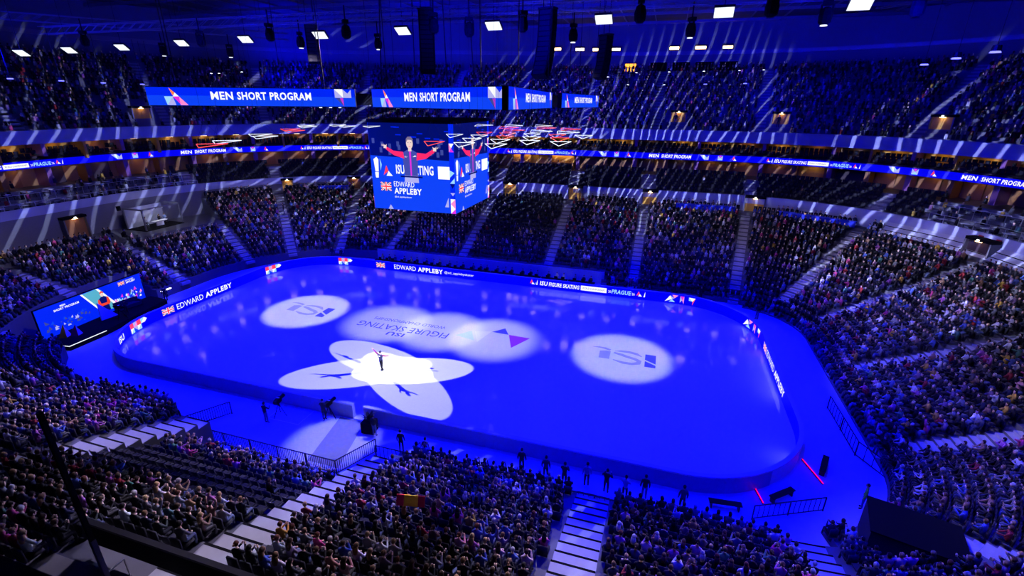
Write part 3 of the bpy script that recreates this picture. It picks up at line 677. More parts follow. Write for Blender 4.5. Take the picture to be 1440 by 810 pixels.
HAIRS = [(.012, .009, .007)]*5+[(.04, .022, .012)]*6+[(.12, .065, .03)]*4+[(.30, .19, .09)]*3+[(.35, .34, .34)]*2+[(.10, .03, .015)]
SKINS = [(.62, .42, .33), (.55, .36, .27), (.66, .46, .38), (.42, .26, .18)]
TROUS = [(.015, .015, .025), (.03, .04, .09), (.05, .05, .06), (.02, .02, .02), (.08, .1, .2)]
CNAME = lambda c: ('white' if min(c) > .4 else 'grey' if max(c)-min(c) < .03 and max(c) > .06 else 'black' if max(c) < .05 else 'navy' if c[2] > 2*c[0] and c[2] < .1 else 'blue' if c[2] > 2*c[0] and c[2] > .2 else
                   'pink' if c[0] > .45 and c[2] > .15 else 'purple' if c[2] > c[1]*1.5 and c[0] > .1 and c[2] > .15 else 'mustard' if c[0] > .45 else 'red' if c[0] > .2 and c[1] < .05 else 'brown' if c[0] > .2 else 'green')
HNAME = lambda c: 'grey-haired' if c[2] > .3 else 'fair-haired' if c[0] > .25 else 'red-haired' if c[0] > 3*c[1] else 'brown-haired' if c[0] > .03 else 'dark-haired'
def aisle_mask(p, extra=0):
    ok = np.ones(len(p), bool)
    for a, w in AIS:
        rel = p-np.array(a[:2]); t = rel @ np.array(a[2:]); c = rel[:, 0]*a[3]-rel[:, 1]*a[2]
        ok &= ~((t > -1) & (np.abs(c) < w/2+.28+extra))
    return ok
cand = []   # x,y,z,nx,ny,row,left
for k in range(-3, ROWS+1):
    if k == ROWS: d = 15.4
    else: d = k*DEP+.53
    pth = Path(BOWL.off(d)); uu = np.arange(1.2+.13*k % .1, pth.len-.9, .56); q = pth.at(uu); nn = pth.nrm(uu)
    left = nn[:, 0] < -.9; z = np.array([zrow(k, l) for l in left])-np.array([drop(q[j, 0], nn[j, 1], k) for j in range(len(q))])
    ok = aisle_mask(q) & ~(left & (k > LEFT_K) & (k != 15))
    bq = q-nn*d; ok &= np.array([k >= kmin(bq[j, 0], bq[j, 1], nn[j, 0], nn[j, 1]) for j in range(len(q))])
    ok &= ~((k < 2) & (q[:, 1] < -15) & (q[:, 0] > -13) & (q[:, 0] < 2.9))
    ok &= ~((q[:, 0] > 30.6) & (q[:, 0] < 35.4) & (q[:, 1] > -18.9) & (q[:, 1] < -15.2))          # draped tunnel roof
    ok &= ~((q[:, 1] > 18) & (q[:, 0] > -19.5) & (q[:, 0] < 13.5) & (k < 1))                          # judges' wall
    ok &= ~((left) & (k > 8) & (q[:, 1] > 2.5)) & ~(left & (q[:, 1] < -15))
    ok &= ~((nn[:, 0] < -.86) & (q[:, 1] > 4) & (q[:, 1] < 13.5) & (k > 8))                             # studio
    if k == ROWS: ok &= (q[:, 1] > 0) & (np.abs(q[:, 0]-6.3) > 2) & (np.abs(q[:, 0]+4.4) > 2) & (np.abs(q[:, 0]-17.6) > 2)
    ok &= ~((nn[:, 0] > .72) & (q[:, 1] > -9) & (k > 16))
    ok &= ~((q[:, 1] < -31.5) & (q[:, 0] > .5) & (q[:, 0] < 9.5))
    px, py, dz = proj(np.column_stack([q, z+.9])); ok &= (dz > 0) & (px > -70) & (px < 1510) & (py > -60) & (py < 880)
    for j in np.where(ok)[0]: cand.append((q[j, 0], q[j, 1], z[j], nn[j, 0], nn[j, 1], k))
cand = np.array(cand)
def fill_prob(x, y, k, nx, ny):
    if ny < -.9 and -8 < x < 4.2:
        if 7 <= k <= 10: return .02 if x < 2.2 else .25
        if k < 7 and x > -4: return .9
        return .5 if k < 7 and x < -4 else .88
    if ny > .9 and -6.7 < x < 5.7: return .14 if k > 7 else .5
    if k == ROWS: return .6
    if k < 3 and ny > .8: return .72
    return .93
fp = np.array([fill_prob(c[0], c[1], c[5], c[3], c[4]) for c in cand]); occ = rng.random(len(cand)) < fp
# ---- seats
def seat_parts():
    pan = MB().box(-.22, .22, -.14, .26, .40, .46, 'seat_fabric').data('seat')
    m = MB(); n = 5
    vs = []
    for i in range(n+1):
        a = -.22+.44*i/n; bow = .04*math.cos(pi*(i/n-.5))
        for zz, yy, t in ((.46, -.17, 0), (.92, -.25, 0), (.92, -.29, 1), (.46, -.21, 1)): vs.append((a, yy-bow, zz))
    fs = []
    for i in range(n):
        for j in range(4): fs.append((i*4+j, i*4+(j+1) % 4, (i+1)*4+(j+1) % 4, (i+1)*4+j))
    fs += [(0, 1, 2, 3), (n*4+3, n*4+2, n*4+1, n*4)]
    m.mesh(vs, fs, 'seat_shell'); back = m.data('backrest')
    leg = MB().box(-.03, .03, -.12, .02, 0, .40, 'black_steel').data('pedestal'); arm = MB().box(-.02, .02, -.2, .2, .62, .65, 'black_steel').box(-.015, .015, -.16, -.1, .4, .62, 'black_steel').data('armrest')
    tag = MB().box(-.05, .05, -.262, -.247, .80, .87, 'seat_tag').data('number_plate')
    return pan, back, leg, arm, tag
pan_m, back_m, leg_m, arm_m, tag_m = seat_parts()
cx, cy, cz = cand[:, 0], cand[:, 1], cand[:, 2]
dist_cam = np.sqrt((cx-CAM.x)**2+(cy-CAM.y)**2+(cz-CAM.z)**2)
pxs, pys, _ = proj(np.column_stack([cx, cy, cz+.9])); inframe = (pxs > -5) & (pxs < 1445) & (pys > 0) & (pys < 825)
free = np.where(~occ & inframe & (cy < -19))[0]; free = free[np.argsort(dist_cam[free])][:200]; freeset = set(free.tolist())
def block_of(x, y, nx, ny):
    if ny < -.97:
        for ax, nm in ((-20.8, 'left of the far-left stairs'), (-8.7, 'left of the landing stairs'), (5.0, 'left of the wide stairs'), (17.3, 'left of the blue stairs'), (27.6, 'right of the blue stairs')):
            if x < ax: return nm
    if nx > 0: return 'of the near right corner'
    if nx < 0: return 'of the near left corner'
    return 'of the far stand'
BLK = [block_of(*c[[0, 1, 3, 4]]) for c in cand]
order = {}
for i_, (c, bn) in enumerate(zip(cand, BLK)): order.setdefault((bn, int(c[5])), []).append(i_)
SEATNO = {}
for (bn, k), L_ in order.items():
    L_.sort(key=lambda i_: (pxs[i_] if 'right of' in bn else -pxs[i_]))
    L_ = [i_ for i_ in L_ if inframe[i_]]
    for n_, i_ in enumerate(L_): SEATNO[i_] = n_+1
def rowno(i_):   # rows counted from the lowest row of that block
    bn = BLK[i_]; return int(cand[i_][5]-min(k for b_, k in order if b_ == bn))+1
for i in free:
    x, y, z, nx, ny, k = cand[i]
    e = empty('arena_seat', (x, y, z), math.atan2(-ny, -nx)-pi/2, 'empty black seat, row %d from the rink, seat %d %s' % (rowno(i), SEATNO.get(i, 1), BLK[i]), 'seat', 'empty seats of the near stand')
    for nme, me in (('seat', pan_m), ('backrest', back_m), ('pedestal', leg_m), ('armrest', arm_m), ('number_plate', tag_m)):
        o = link(nme, me, e)
        if nme == 'armrest': o.location = (.25, 0, 0)
seatT = tmpl([([tuple(v) for v in MB().box(-.22, .22, -.14, .26, .40, .46, 'black').v], MB().box(-.22, .22, -.14, .26, .40, .46, 'black').f, 0),
              ([tuple(v) for v in MB().box(-.22, .22, -.29, -.22, .40, .92, 'black').v], MB().box(-.22, .22, -.29, -.22, .40, .92, 'black').f, 0),
              ([tuple(v) for v in MB().box(-.05, .05, -.22, -.21, .80, .86, 'black').v], MB().box(-.05, .05, -.22, -.21, .80, .86, 'black').f[5:6], 1)])
def scatter(name, items, templates, tint, material, label, cat):
    """items: list of (x,y,z,ang,template index, colour rows per channel); one joined mesh"""
    Vs, Fs, Cs = [], [], []; n = 0
    for ti, (tv, tf, tc) in enumerate(templates):
        sel = [it for it in items if it[4] == ti]
        if not sel: continue
        A = np.array([[s[0], s[1], s[2], s[3], s[6]] for s in sel]); c, s_ = np.cos(A[:, 3])[:, None], np.sin(A[:, 3])[:, None]
        sc = A[:, 4][:, None]
        X = tv[None, :, 0]*sc*c-tv[None, :, 1]*sc*s_+A[:, 0:1]; Y = tv[None, :, 0]*sc*s_+tv[None, :, 1]*sc*c+A[:, 1:2]; Z = tv[None, :, 2]*sc+A[:, 2:3]
        Vs.append(np.stack([X, Y, Z], -1).reshape(-1, 3)); m = len(sel)
        Fs.append((tf[None]+(np.arange(m)*len(tv))[:, None, None]+n).reshape(-1, 3)); n += m*len(tv)
        CC = np.array([s[5] for s in sel], float)           # m x channels x 3
        Cs.append(CC[:, tc, :].reshape(-1, 3))
    V = np.vstack(Vs); F = np.vstack(Fs); C4 = np.hstack([np.vstack(Cs), np.ones((n, 1))])
    me = bpy.data.meshes.new(name); me.vertices.add(len(V)); me.vertices.foreach_set('co', V.ravel())
    me.loops.add(F.size); me.loops.foreach_set('vertex_index', F.ravel()); me.polygons.add(len(F)); me.polygons.foreach_set('loop_start', np.arange(len(F))*3)
    me.update(calc_edges=True); me.validate()
    at = me.attributes.new('tint', 'FLOAT_COLOR', 'POINT'); at.data.foreach_set('color', C4.ravel())
    me.materials.append(M[material]); o = link(name, me); return T(o, label, cat, kind='stuff')
items = []
SD = (.016, .016, .026)
for i, c in enumerate(cand):
    if i in freeset: continue
    items.append((c[0], c[1], c[2], math.atan2(-c[4], -c[3])-pi/2, 0, [SD, (.5, .5, .55)], 1.0))
for k in range(CK):   # club seats
    pth = Path(UP(16.9+k*.87+.42)); uu = np.arange(0, pth.len, .56); q = pth.at(uu); nn = pth.nrm(uu); ok = aisle_mask(q, .1) & (q[:, 1] > -14)
    ok &= ~(((nn[:, 0] > .75) | (nn[:, 0] < -.93)))
    for j in np.where(ok)[0]: items.append((q[j, 0], q[j, 1], 9.3+.40*k, math.atan2(-nn[j, 1], -nn[j, 0])-pi/2, 0, [SD, (.35, .35, .42) if k == CK-1 else SD], 1.15))
for k in range(3):
    pth = Path(UP(22.7+k*.8+.4)); uu = np.arange(0, pth.len, .6); q = pth.at(uu); nn = pth.nrm(uu); ok = (q[:, 1] > -14) & (np.mod(uu, 9.6) > 1.3)
    for j in np.where(ok)[0]: items.append((q[j, 0], q[j, 1], 14.4+.3*k, math.atan2(-nn[j, 1], -nn[j, 0])-pi/2, 0, [SD, SD], 1.1))
scatter('stand_seats', items, [seatT], None, 'crowd', 'rows of dark folding seats filling the lower and club stands', 'seats')

# ---- individual spectators (the 300 that show largest) and the rest of the crowd
def skin_body(nodes, edges, labels, root=0, sub=1):
    """nodes: (x,y,z,rx,ry); returns evaluated mesh with material per face from the nearest labelled bone"""
    me = bpy.data.meshes.new('b'); me.from_pydata([n_[:3] for n_ in nodes], edges, [])
    o = bpy.data.objects.new('b', me); COL.objects.link(o); o.modifiers.new('s', 'SKIN'); sm = o.modifiers.new('u', 'SUBSURF'); sm.levels = sub; sm.render_levels = sub
    for i, n_ in enumerate(nodes): sv = me.skin_vertices[0].data[i]; sv.radius = (n_[3], n_[4]); sv.use_root = (i == root)
    dg = bpy.context.evaluated_depsgraph_get(); r = bpy.data.meshes.new_from_object(o.evaluated_get(dg))
    bpy.data.objects.remove(o); bpy.data.meshes.remove(me)
    pts = []; lb = []
    for (a, b), l in zip(edges, labels):
        A, B = np.array(nodes[a][:3]), np.array(nodes[b][:3])
        for t in np.linspace(0, 1, 6): pts.append(A*(1-t)+B*t); lb.append(l)
    pts = np.array(pts); lb = np.array(lb)
    C = np.array([p.center[:] for p in r.polygons]); idx = lb[np.argmin(((C[:, None]-pts[None])**2).sum(2), 1)]
    return [v.co[:] for v in r.vertices], [tuple(p.vertices) for p in r.polygons], idx.tolist()
def figure(name, J, mats, head, arms, fingers=False, sub=1):
    """J: joint dict; one continuous body with head, nose and ears"""
    nodes = []; ix = {}
    def nd_(k, p, r): ix[k] = len(nodes); nodes.append((*p, *(r if isinstance(r, tuple) else (r, r))))
    for k, (p, r) in J.items(): nd_(k, p, r)
    E = []; L = []
    def ed(a, b, l): E.append((ix[a], ix[b])); L.append(l)
    ed('pelvis', 'waist', 0); ed('waist', 'chest', 0); ed('chest', 'neck', 0); ed('neck', 'skull', 3)
    for s in 'LR':
        ed('chest', 'sh'+s, 0); ed('sh'+s, 'el'+s, 4); ed('el'+s, 'wr'+s, 4); ed('wr'+s, 'ha'+s, 3)
        ed('pelvis', 'hip'+s, 1); ed('hip'+s, 'kn'+s, 1); ed('kn'+s, 'an'+s, 1); ed('an'+s, 'toe'+s, 2)
    v, f, mi = skin_body(nodes, E, L, 0, sub)
    m = MB(); keys = mats   # top, trousers, shoes, skin, sleeves
    for k in keys: m.mi(k)
    base = len(m.v); m.v += v; m.f += f; m.m += [m.mi(keys[i]) for i in mi]
    hx, hy, hz = head; m.ell((hx, hy, hz), (.078, .098, .125), keys[3], 10, 7)
    m.mesh([(hx-.018, hy+.09, hz-.03), (hx+.018, hy+.09, hz-.03), (hx, hy+.125, hz-.03), (hx, hy+.092, hz+.03)], [(0, 1, 2), (0, 2, 3), (1, 3, 2)], keys[3])
    for s in (-1, 1):
        m.ell((hx+s*.08, hy, hz-.005), (.012, .025, .035), keys[3], 5, 4)
        m.ell((hx+s*.032, hy+.088, hz+.015), (.014, .01, .008), 'black', 5, 3)
    m.mesh([(hx-.028, hy+.094, hz-.062), (hx+.028, hy+.094, hz-.062), (hx+.028, hy+.088, hz-.075), (hx-.028, hy+.088, hz-.075)], [(0, 1, 2, 3)], 'red_cloth')
    if fingers:
        for s in 'LR':
            w = Vector(J['wr'+s][0]); h = Vector(J['ha'+s][0]); d = (h-w).normalized(); side = d.cross(Vector((0, 1, 0))).normalized(); up = side.cross(d)
            for q, ln in ((-1.5, .07), (-.5, .085), (.5, .09), (1.5, .075)): a = h+side*q*.019; b = a+d*ln*.6+up*.004; m.tube(a, b, .009, keys[3], 5, .008); m.tube(b, b+d*ln*.5-up*.012, .008, keys[3], 5, .006)
            a = h-d*.05+side*.035; m.tube(a, a+(d+side).normalized()*.06, .011, keys[3], 5, .008)
    return m.data(name, True)
def seated(pose):
    J = {'pelvis': ((0, 0, .53), (.16, .12)), 'waist': ((0, -.03, .75), (.15, .11)), 'chest': ((0, -.02, .96), (.17, .12)), 'neck': ((0, .01, 1.13), .055), 'skull': ((0, .04, 1.2), .055)}
    for s, q in (('L', -1), ('R', 1)):
        J['sh'+s] = ((q*.165, -.01, 1.03), .066); J['hip'+s] = ((q*.09, .05, .53), .095); J['kn'+s] = ((q*.11, .37, .54), .072); J['an'+s] = ((q*.12, .33, .11), .05); J['toe'+s] = ((q*.13, .43, .05), .045)
        el, wr, ha = {0: ((q*.21, .1, .79), (q*.13, .28, .68), (q*.07, .34, .68)), 1: ((q*.21, .12, .82), (q*.07, .34, .96), (q*.025, .39, 1.06)), 2: ((q*.25, .04, 1.12), (q*.27, .1, 1.38), (q*.24, .12, 1.5)),
                      3: ((q*.21, .12, .84), (-q*.06, .26, .84), (-q*.15, .25, .86)), 4: ((q*.2, .16, .8), (q*.06, .3, 1.06), (q*.05, .27, 1.14))}[pose]
        J['el'+s] = (el, .052); J['wr'+s] = (wr, .036); J['ha'+s] = (ha, .036)
    return figure('spectator', J, ['own_cloth', 'own_trousers', 'black', 'own_skin', 'own_cloth'], (0, .045, 1.3), pose)
def hair_mesh(kind):
    m = MB()
    m.ell((0, .03, 1.325), (.092, .105, .115), 'own_hair', 10, 6)
    if kind == 1: m.mesh(*loft([(0, -.03, 1.3, .1, .09), (0, -.06, 1.12, .11, .07), (0, -.09, 1.0, .08, .04)], 8), 'own_hair')
    if kind == 2: m.ell((0, -.09, 1.36), (.045, .05, .045), 'own_hair', 6, 4)
    return m.data('hair', True)
bodies = [seated(i) for i in range(5)]; hairs = [hair_mesh(i) for i in range(3)]
occ_i = np.where(occ)[0]; inf = occ_i[inframe[occ_i] & (pys[occ_i] < 812)]; nearest = inf[np.argsort(dist_cam[inf])][:300]; nearset = set(nearest.tolist())
POSE = ['seated', 'clapping', 'arms raised', 'arms folded', 'hands up']
for i in nearest:
    x, y, z, nx, ny, k = cand[i]; c = random.choice(TOPS); h = random.choice(HAIRS); ps = random.choice([0, 0, 1, 1, 1, 3, 4] if random.random() < .96 else [2]); hk = random.choice([0, 0, 1, 1, 2])
    o = link('spectator', bodies[ps]); o.location = (x, y, z); o.rotation_euler = (0, 0, math.atan2(-ny, -nx)-pi/2+random.uniform(-.25, .25)); s = random.uniform(.95, 1.06); o.scale = (s, s, s)
    o.color = (*[v*random.uniform(.8, 1.2) for v in c], 1)
    T(o, '%s spectator in %s, %s, row %d, seat %d %s' % (HNAME(h), CNAME(c), POSE[ps], rowno(i), SEATNO.get(i, 1), BLK[i]), 'person', 'spectators in the near stands')
    g = link('hair', hairs[hk], o); g.color = (*h, 1)
T1 = [person_t(1, p_) for p_ in range(3)]; T2 = [person_t(2, p_) for p_ in range(3)]; T3 = [person_t(3, 0), person_t(3, 1)]
def pcol(): return [random.choice(TOPS), random.choice(TROUS), random.choice(HAIRS), random.choice(SKINS)]
items = []
for i in occ_i:
    if i in nearset: continue
    x, y, z, nx, ny, k = cand[i]; far = dist_cam[i] > 42; ps = random.choices([0, 1, 2], [.55, .43, .02])[0]
    items.append((x, y, z, math.atan2(-ny, -nx)-pi/2+random.uniform(-.3, .3), ps+(3 if far else 0), pcol(), random.uniform(.94, 1.08)))
for k in range(UK):
    pth = Path(UP(22.0+k*UD+.4)); uu = np.arange(.2*k % .5, pth.len, .56); q = pth.at(uu); nn = pth.nrm(uu)
    ok = aisle_mask(q, -.05) & (q[:, 1] > -14) & (rng.random(len(q)) < .8)
    for x, y in ((20.3, 46), (35.2, 46), (53, 37), (-50, 14)):
        w = up_pt(x, y, 25.2); ok &= ~((np.hypot(q[:, 0]-w[0], q[:, 1]-w[1]) < 2.2))
        rel = q-np.array(w[:2]); ok &= ~((np.abs(rel[:, 0]*w[3]-rel[:, 1]*w[2]) < 1.5) & (k < 6))
    z = 17.8+UR*k; px, py, dz = proj(np.column_stack([q, np.full(len(q), z+.8)])); ok &= (dz > 0) & (px > -60) & (px < 1500) & (py > -60)
    q = q+rng.uniform(-.13, .13, q.shape)
    for j in np.where(ok)[0]: items.append((q[j, 0], q[j, 1], z, math.atan2(-nn[j, 1], -nn[j, 0])-pi/2+random.uniform(-.4, .4), 6+int(random.random() < .5), pcol(), 1.0))
for k in range(CK):
    pth = Path(UP(16.9+k*.87+.42)); uu = np.arange(0, pth.len, .56); q = pth.at(uu); nn = pth.nrm(uu); pr = np.where((nn[:, 0] > .75) | (nn[:, 0] < -.93), .22, .045)
    ok = aisle_mask(q, .1) & (q[:, 1] > -14) & (rng.random(len(q)) < pr)
    for j in np.where(ok)[0]: items.append((q[j, 0], q[j, 1], 9.3+.40*k, math.atan2(-nn[j, 1], -nn[j, 0])-pi/2, 6+int(random.random() < .5), pcol(), 1.0))
scatter('crowd', items, T1+T2+T3, None, 'crowd', 'dense seated crowd filling the lower and upper stands', 'crowd')
# upper and club stair flights
for (a, w) in AIS:
    if a in AIS_NEAR or a[1] < -14: continue
    kk = 1.0 if a[0] > 5 else max(.62, 1-.38*(5-a[0])/25)
    e = empty('aisle_stairs', (a[0], a[1], 0), math.atan2(a[3], a[2])-pi/2); e['kind'] = 'structure'; m = MB(); w = 1.3
    for k in range(CK):
        for h in (0, 1):
            d = 16.5+(.4+k*.87+h*.435-.43)*kk; m.box(-w/2, w/2, d, d+.435*kk, 9.0+.40*k+h*.20-.20, 9.32+.40*k+h*.20-.20, 'step_concrete')
    m.build('step_flight', e)
    m = MB()
    for k in range(UK):
        for h in (0, 1):
            d = 16.5+(5.5+k*UD+h*.42-.42)*kk; z = 17.8+UR*k+h*UR/2-UR/2; m.box(-w/2, w/2, d, d+.42*kk, z-.2, z+.015, 'step_concrete')
    m.build('step_flight', e)

# ------------------------------------------------------------------ hanging video cube
X0, X1, Y0, Y1, ZB, ZT = -4.4, 3.15, -4.1, 3.9, 13.2, 20.2
cube = empty('video_cube', (-.6, -.1, ZB), 0, 'four-sided video cube hanging over the centre of the ice', 'scoreboard')
inv = lambda v: tuple(Vector(v)-cube.location)
m = MB(); m.box(X0+.06, X1-.06, Y0+.06, Y1-.06, ZB+.05, ZT, 'black'); m.box(X0-.05, X1+.05, Y0-.05, Y1+.05, ZT, ZT+.25, 'black'); m.v = [inv(v) for v in m.v]; m.build('housing', cube)
for dx in (-3, 3):
    for dy in (-3, 3): MB().tube((dx, dy, 7.2), (dx*.8, dy*.8, 21.5), .05, 'black_steel').build('hanging_cable', cube)
def video(u, W_):
    a = Art(); H = ZT-ZB
    a.rect(0, W_, 0, H, 'azure', 0); a.rect(0, W_, H*.60, H, 'navy', 1)
    a.poly([(0, H*.60), (W_, H*.60), (W_, H*.575), (0, H*.63)], 'azure', 1.2)
    # board lettering behind the skater
    a.geo(1.1, 2.75, .9, 'peak'); a.text('ISU SKATING', 2.3, 3.0, .75, w=3.4, bold=True, L=2); a.rect(6.1, W_-.1, 2.75, 3.75, 'white', 2)
    a.poly([(.35, 3.1), (.65, 3.1), (.72, 4.1), (.55, 4.3), (.25, 4.1)], 'white', 2); a.poly([(.35, 2.6), (.6, 2.6), (.65, 3.05), (.3, 3.05)], 'white', 2); a.poly([(.85, 3.2), (1.0, 3.7), (.85, 4.2)], 'cyan', 2)
    # blurred crowd
    for k in range(16): x, y = random.uniform(.2, W_-.5), random.uniform(H*.62, H*.78); a.rect(x, x+.25, y, y+.4, 'ink', 1.4)
    for k in range(10): x, y = random.uniform(.2, W_-.5), random.uniform(H*.8, H*.95); a.rect(x, x+.5, y, y+.08, 'blue', 1.5)
    c = W_*.49
    a.poly([(c-.65, 2.35), (c+.65, 2.35), (c+.6, 3.2), (c-.6, 3.2)], 'lilac', 3.2); a.rect(c-1.0, c+1.0, 2.75, 2.88, 'navy', 3.4)
    a.poly([(c-.6, 2.9), (c+.6, 2.9), (c+.68, 4.2), (c+.62, 4.75), (c+.25, 4.95), (c-.25, 4.95), (c-.62, 4.75), (c-.68, 4.2)], 'jacket', 4)
    a.poly([(c-.06, 2.9), (c+.06, 2.9), (c+.08, 4.9), (c-.08, 4.9)], 'magenta', 4.3)
    a.poly([(c-.55, 4.25), (c-.62, 4.78), (c-1.5, 4.85), (c-2.1, 5.15), (c-2.2, 4.95), (c-1.5, 4.5)], 'sleeve', 4.2); a.poly([(c+.55, 4.15), (c+.62, 4.75), (c+1.4, 4.7), (c+2.05, 5.05), (c+2.2, 4.85), (c+1.4, 4.3)], 'sleeve', 4.2)
    for s, hx, hy in ((-1, c-2.25, 5.15), (1, c+2.2, 5.05)):
        a.poly([(hx-.14, hy-.12), (hx+.14, hy-.15), (hx+.15, hy+.1), (hx-.1, hy+.15)], 'skin', 4.5)
        for k in range(4): a.poly([(hx+s*(.02+.07*k), hy+.05), (hx+s*(.07+.07*k), hy+.05), (hx+s*(.16+.06*k), hy+.28-.02*k)], 'skin', 4.5)
        a.poly([(hx-s*.12, hy), (hx-s*.08, hy+.1), (hx-s*.2, hy+.22)], 'skin', 4.5)
    n_ = 14; face = [(c+.30*math.cos(2*pi*i/n_), 5.45+.42*math.sin(2*pi*i/n_)) for i in range(n_)]; a.poly([(c-.15, 4.85), (c+.15, 4.85), (c+.14, 5.2), (c-.14, 5.2)], 'skin', 4.6); a.poly(face, 'skin', 4.7)
    a.poly([(c-.31, 5.5), (c-.3, 5.8), (c-.12, 5.98), (c+.15, 5.98), (c+.32, 5.8), (c+.31, 5.5), (c+.2, 5.72), (c-.15, 5.74)], 'hair', 4.9)
    for s in (-1, 1): a.rect(c+s*.12-.05, c+s*.12+.05, 5.5, 5.54, 'hair', 5)
    a.rect(c-.08, c+.08, 5.2, 5.24, 'sleeve', 5); a.text('ISU', c-.5, 4.35, .12, L=5); a.poly([(c+.2, 4.4), (c+.55, 4.45), (c+.45, 4.55)], 'white', 5)
    # caption
    a.flag(.75, 1.55, 1.0, .72, 3); a.text('EDWARD', 2.0, 1.95, .42, w=1.9, L=3); a.text('APPLEBY', 2.0, 1.35, .5, w=2.55, bold=True, L=3); a.text('@ed_applebyskater', 2.0, 1.0, .18, w=1.6, L=3)
    a.poly([(W_-.95, .5), (W_-.6, .5), (W_-.6, 1.3)], 'lilac', 2); a.poly([(1.3, .02), (1.8, .02), (1.55, .4)], 'lilac', 2)
    # corner strip of triangles at the right edge
    s0 = W_-.42
    a.rect(s0, W_, 0, H, 'blue', 5)
    for k, (p_, c_) in enumerate([([(0, .0), (.42, .4), (0, .8)], 'white'), ([(.42, .4), (.42, 1.2), (0, .8)], 'pink'), ([(0, .8), (.42, 1.2), (0, 1.2)], 'white'), ([(0, 0), (.42, 0), (.42, .4)], 'magenta'),
                                  ([(0, 1.7), (.42, 1.7), (.21, 1.45)], 'lilac'), ([(0, 2.4), (.42, 2.4), (.21, 2.05)], 'navy'), ([(0, 2.45), (.42, 2.9), (.42, 2.45)], 'cyan'), ([(0, 2.9), (.42, 3.3), (0, 3.5)], 'cyan'), ([(0, 4.9), (.42, 4.9), (.2, 5.2)], 'magenta'), ([(0, 4.9), (.2, 5.2), (0, 5.55)], 'pink'), ([(0, 5.55), (.42, 5.55), (.2, 5.2)], 'white')]):
        a.poly([(s0+x, y) for x, y in p_], c_, 6)
    return a
for o_, ux, nn_, w_ in (((X0, Y0, ZB), (1, 0, 0), (0, -1, 0), X1-X0), ((X1, Y0, ZB), (0, 1, 0), (1, 0, 0), Y1-Y0), ((X1, Y1, ZB), (-1, 0, 0), (0, 1, 0), X1-X0), ((X0, Y1, ZB), (0, -1, 0), (-1, 0, 0), Y1-Y0)):
    a = video(0, w_); pm_ = plane_map(inv(o_), ux, (0, 0, 1), nn_); a.build('screen', pm_, cube, eps=.006)
# ------------------------------------------------------------------ banner screens set as a star round the cube
ban = [((-14.0, -14.6), (-2.0, -9.0)), ((-.4, -9.4), (10.9, -14.8)), ((11.1, -15.1), (9.9, .2)), ((10.4, 1.6), (11.6, 15.2)), ((11.2, 15.4), (.0, 10.0)), ((-1.5, 10.2), (-14, 15)), ((-14.4, 14.6), (-13.4, .6)), ((-13.4, -.6), (-14.3, -14.4))]
bl = ['wide blue banner screen hanging left of the video cube', 'blue banner screen hanging in front of the video cube', 'blue banner screen hanging right of the video cube, seen at a steep angle', 'short-looking blue banner screen farthest right beyond the cube',
      'banner screen behind the cube turned to the far stand, right half', 'banner screen behind the cube turned to the far stand, left half', 'banner screen facing the left stand, far half', 'banner screen facing the left stand, near half']
ZBN = 21.42; HB = 1.12
for (a_, b_), lb in zip(ban, bl):
    A, B = Vector((*a_, ZBN)), Vector((*b_, ZBN)); d = (B-A); w_ = d.length; ux = d.normalized(); nn_ = Vector((ux.y, -ux.x, 0))
    e = empty('banner_screen', A, 0, lb, 'screen')
    m = MB(); m.beam((0, 0, HB/2), tuple(d+Vector((0, 0, HB/2))), .3, HB+.06, 'black'); m.v = [tuple(Vector(v)-nn_*.2) for v in m.v]; m.build('housing', e)
    a = Art().rect(0, w_, HB*.55, HB, 'blue', 1).rect(0, w_, 0, HB*.55, 'azure', 1).geo(.9, .02, HB*.96, 'sail', 2).text('MEN', w_*.295, .38, .5, w=w_*.105, bold=True, L=2).text('SHORT PROGRAM', w_*.42, .38, .5, w=w_*.36, bold=True, L=2).geo(w_-1.35, .02, HB*.98, 'em', 2)
    a.build('display', plane_map((0, 0, 0), ux, (0, 0, 1), nn_), e, eps=.006)
    for t in (.15, .85): q = d*t; MB().tube((q.x, q.y, HB), (q.x, q.y, 12.9), .03, 'black_steel', 5).build('hanging_cable', e)
# ------------------------------------------------------------------ triangular light frames under the near lighting rig
def tri_frame(cx, cy, cz, s, rot, m, label, tilt=.2):
    mb = MB(); pts = [Vector((s*math.cos(rot+2*pi*i/3), s*math.sin(rot+2*pi*i/3)*math.cos(tilt), s*math.sin(rot+2*pi*i/3)*math.sin(tilt))) for i in range(3)]
    for i in range(3): mb.tube(pts[i], pts[(i+1) % 3], .014, m, 5)
    e = empty('triangle_light', (cx, cy, cz), 0, label, 'light', 'triangular lights beside the cube'); mb.build('tube_frame', e)
    m2 = MB()
    for q in pts: m2.tube(q, (0, 0, .8), .003, 'black_steel', 4)
    m2.tube((0, 0, .8), (0, 0, 8.0), .003, 'black_steel', 4); m2.build('hanging_wire', e)
ORD = ['first', 'second', 'third', 'fourth', 'fifth', 'sixth', 'seventh', 'eighth', 'ninth', 'tenth', 'eleventh']
for r in range(4):
    for k in range(6):
        x, y = 7.8+k*1.3+(r % 2)*.6+r*.1, -22.4+r*2.2-k*.1
        red = (r, k) in ((3, 1), (3, 2), (2, 3), (2, 5), (3, 4), (0, 2))
        if (r, k) in ((0, 0), (0, 1), (0, 5), (1, 0), (1, 1), (2, 0), (3, 0)): continue
        tri_frame(x, y, 20.3, .48, pi/6+.1, 'tube_red' if red else 'tube_white', ('red' if red else 'white')+' triangular light before the cube, %s row, %s from the left' % (ORD[3-r], ORD[k]), .16)
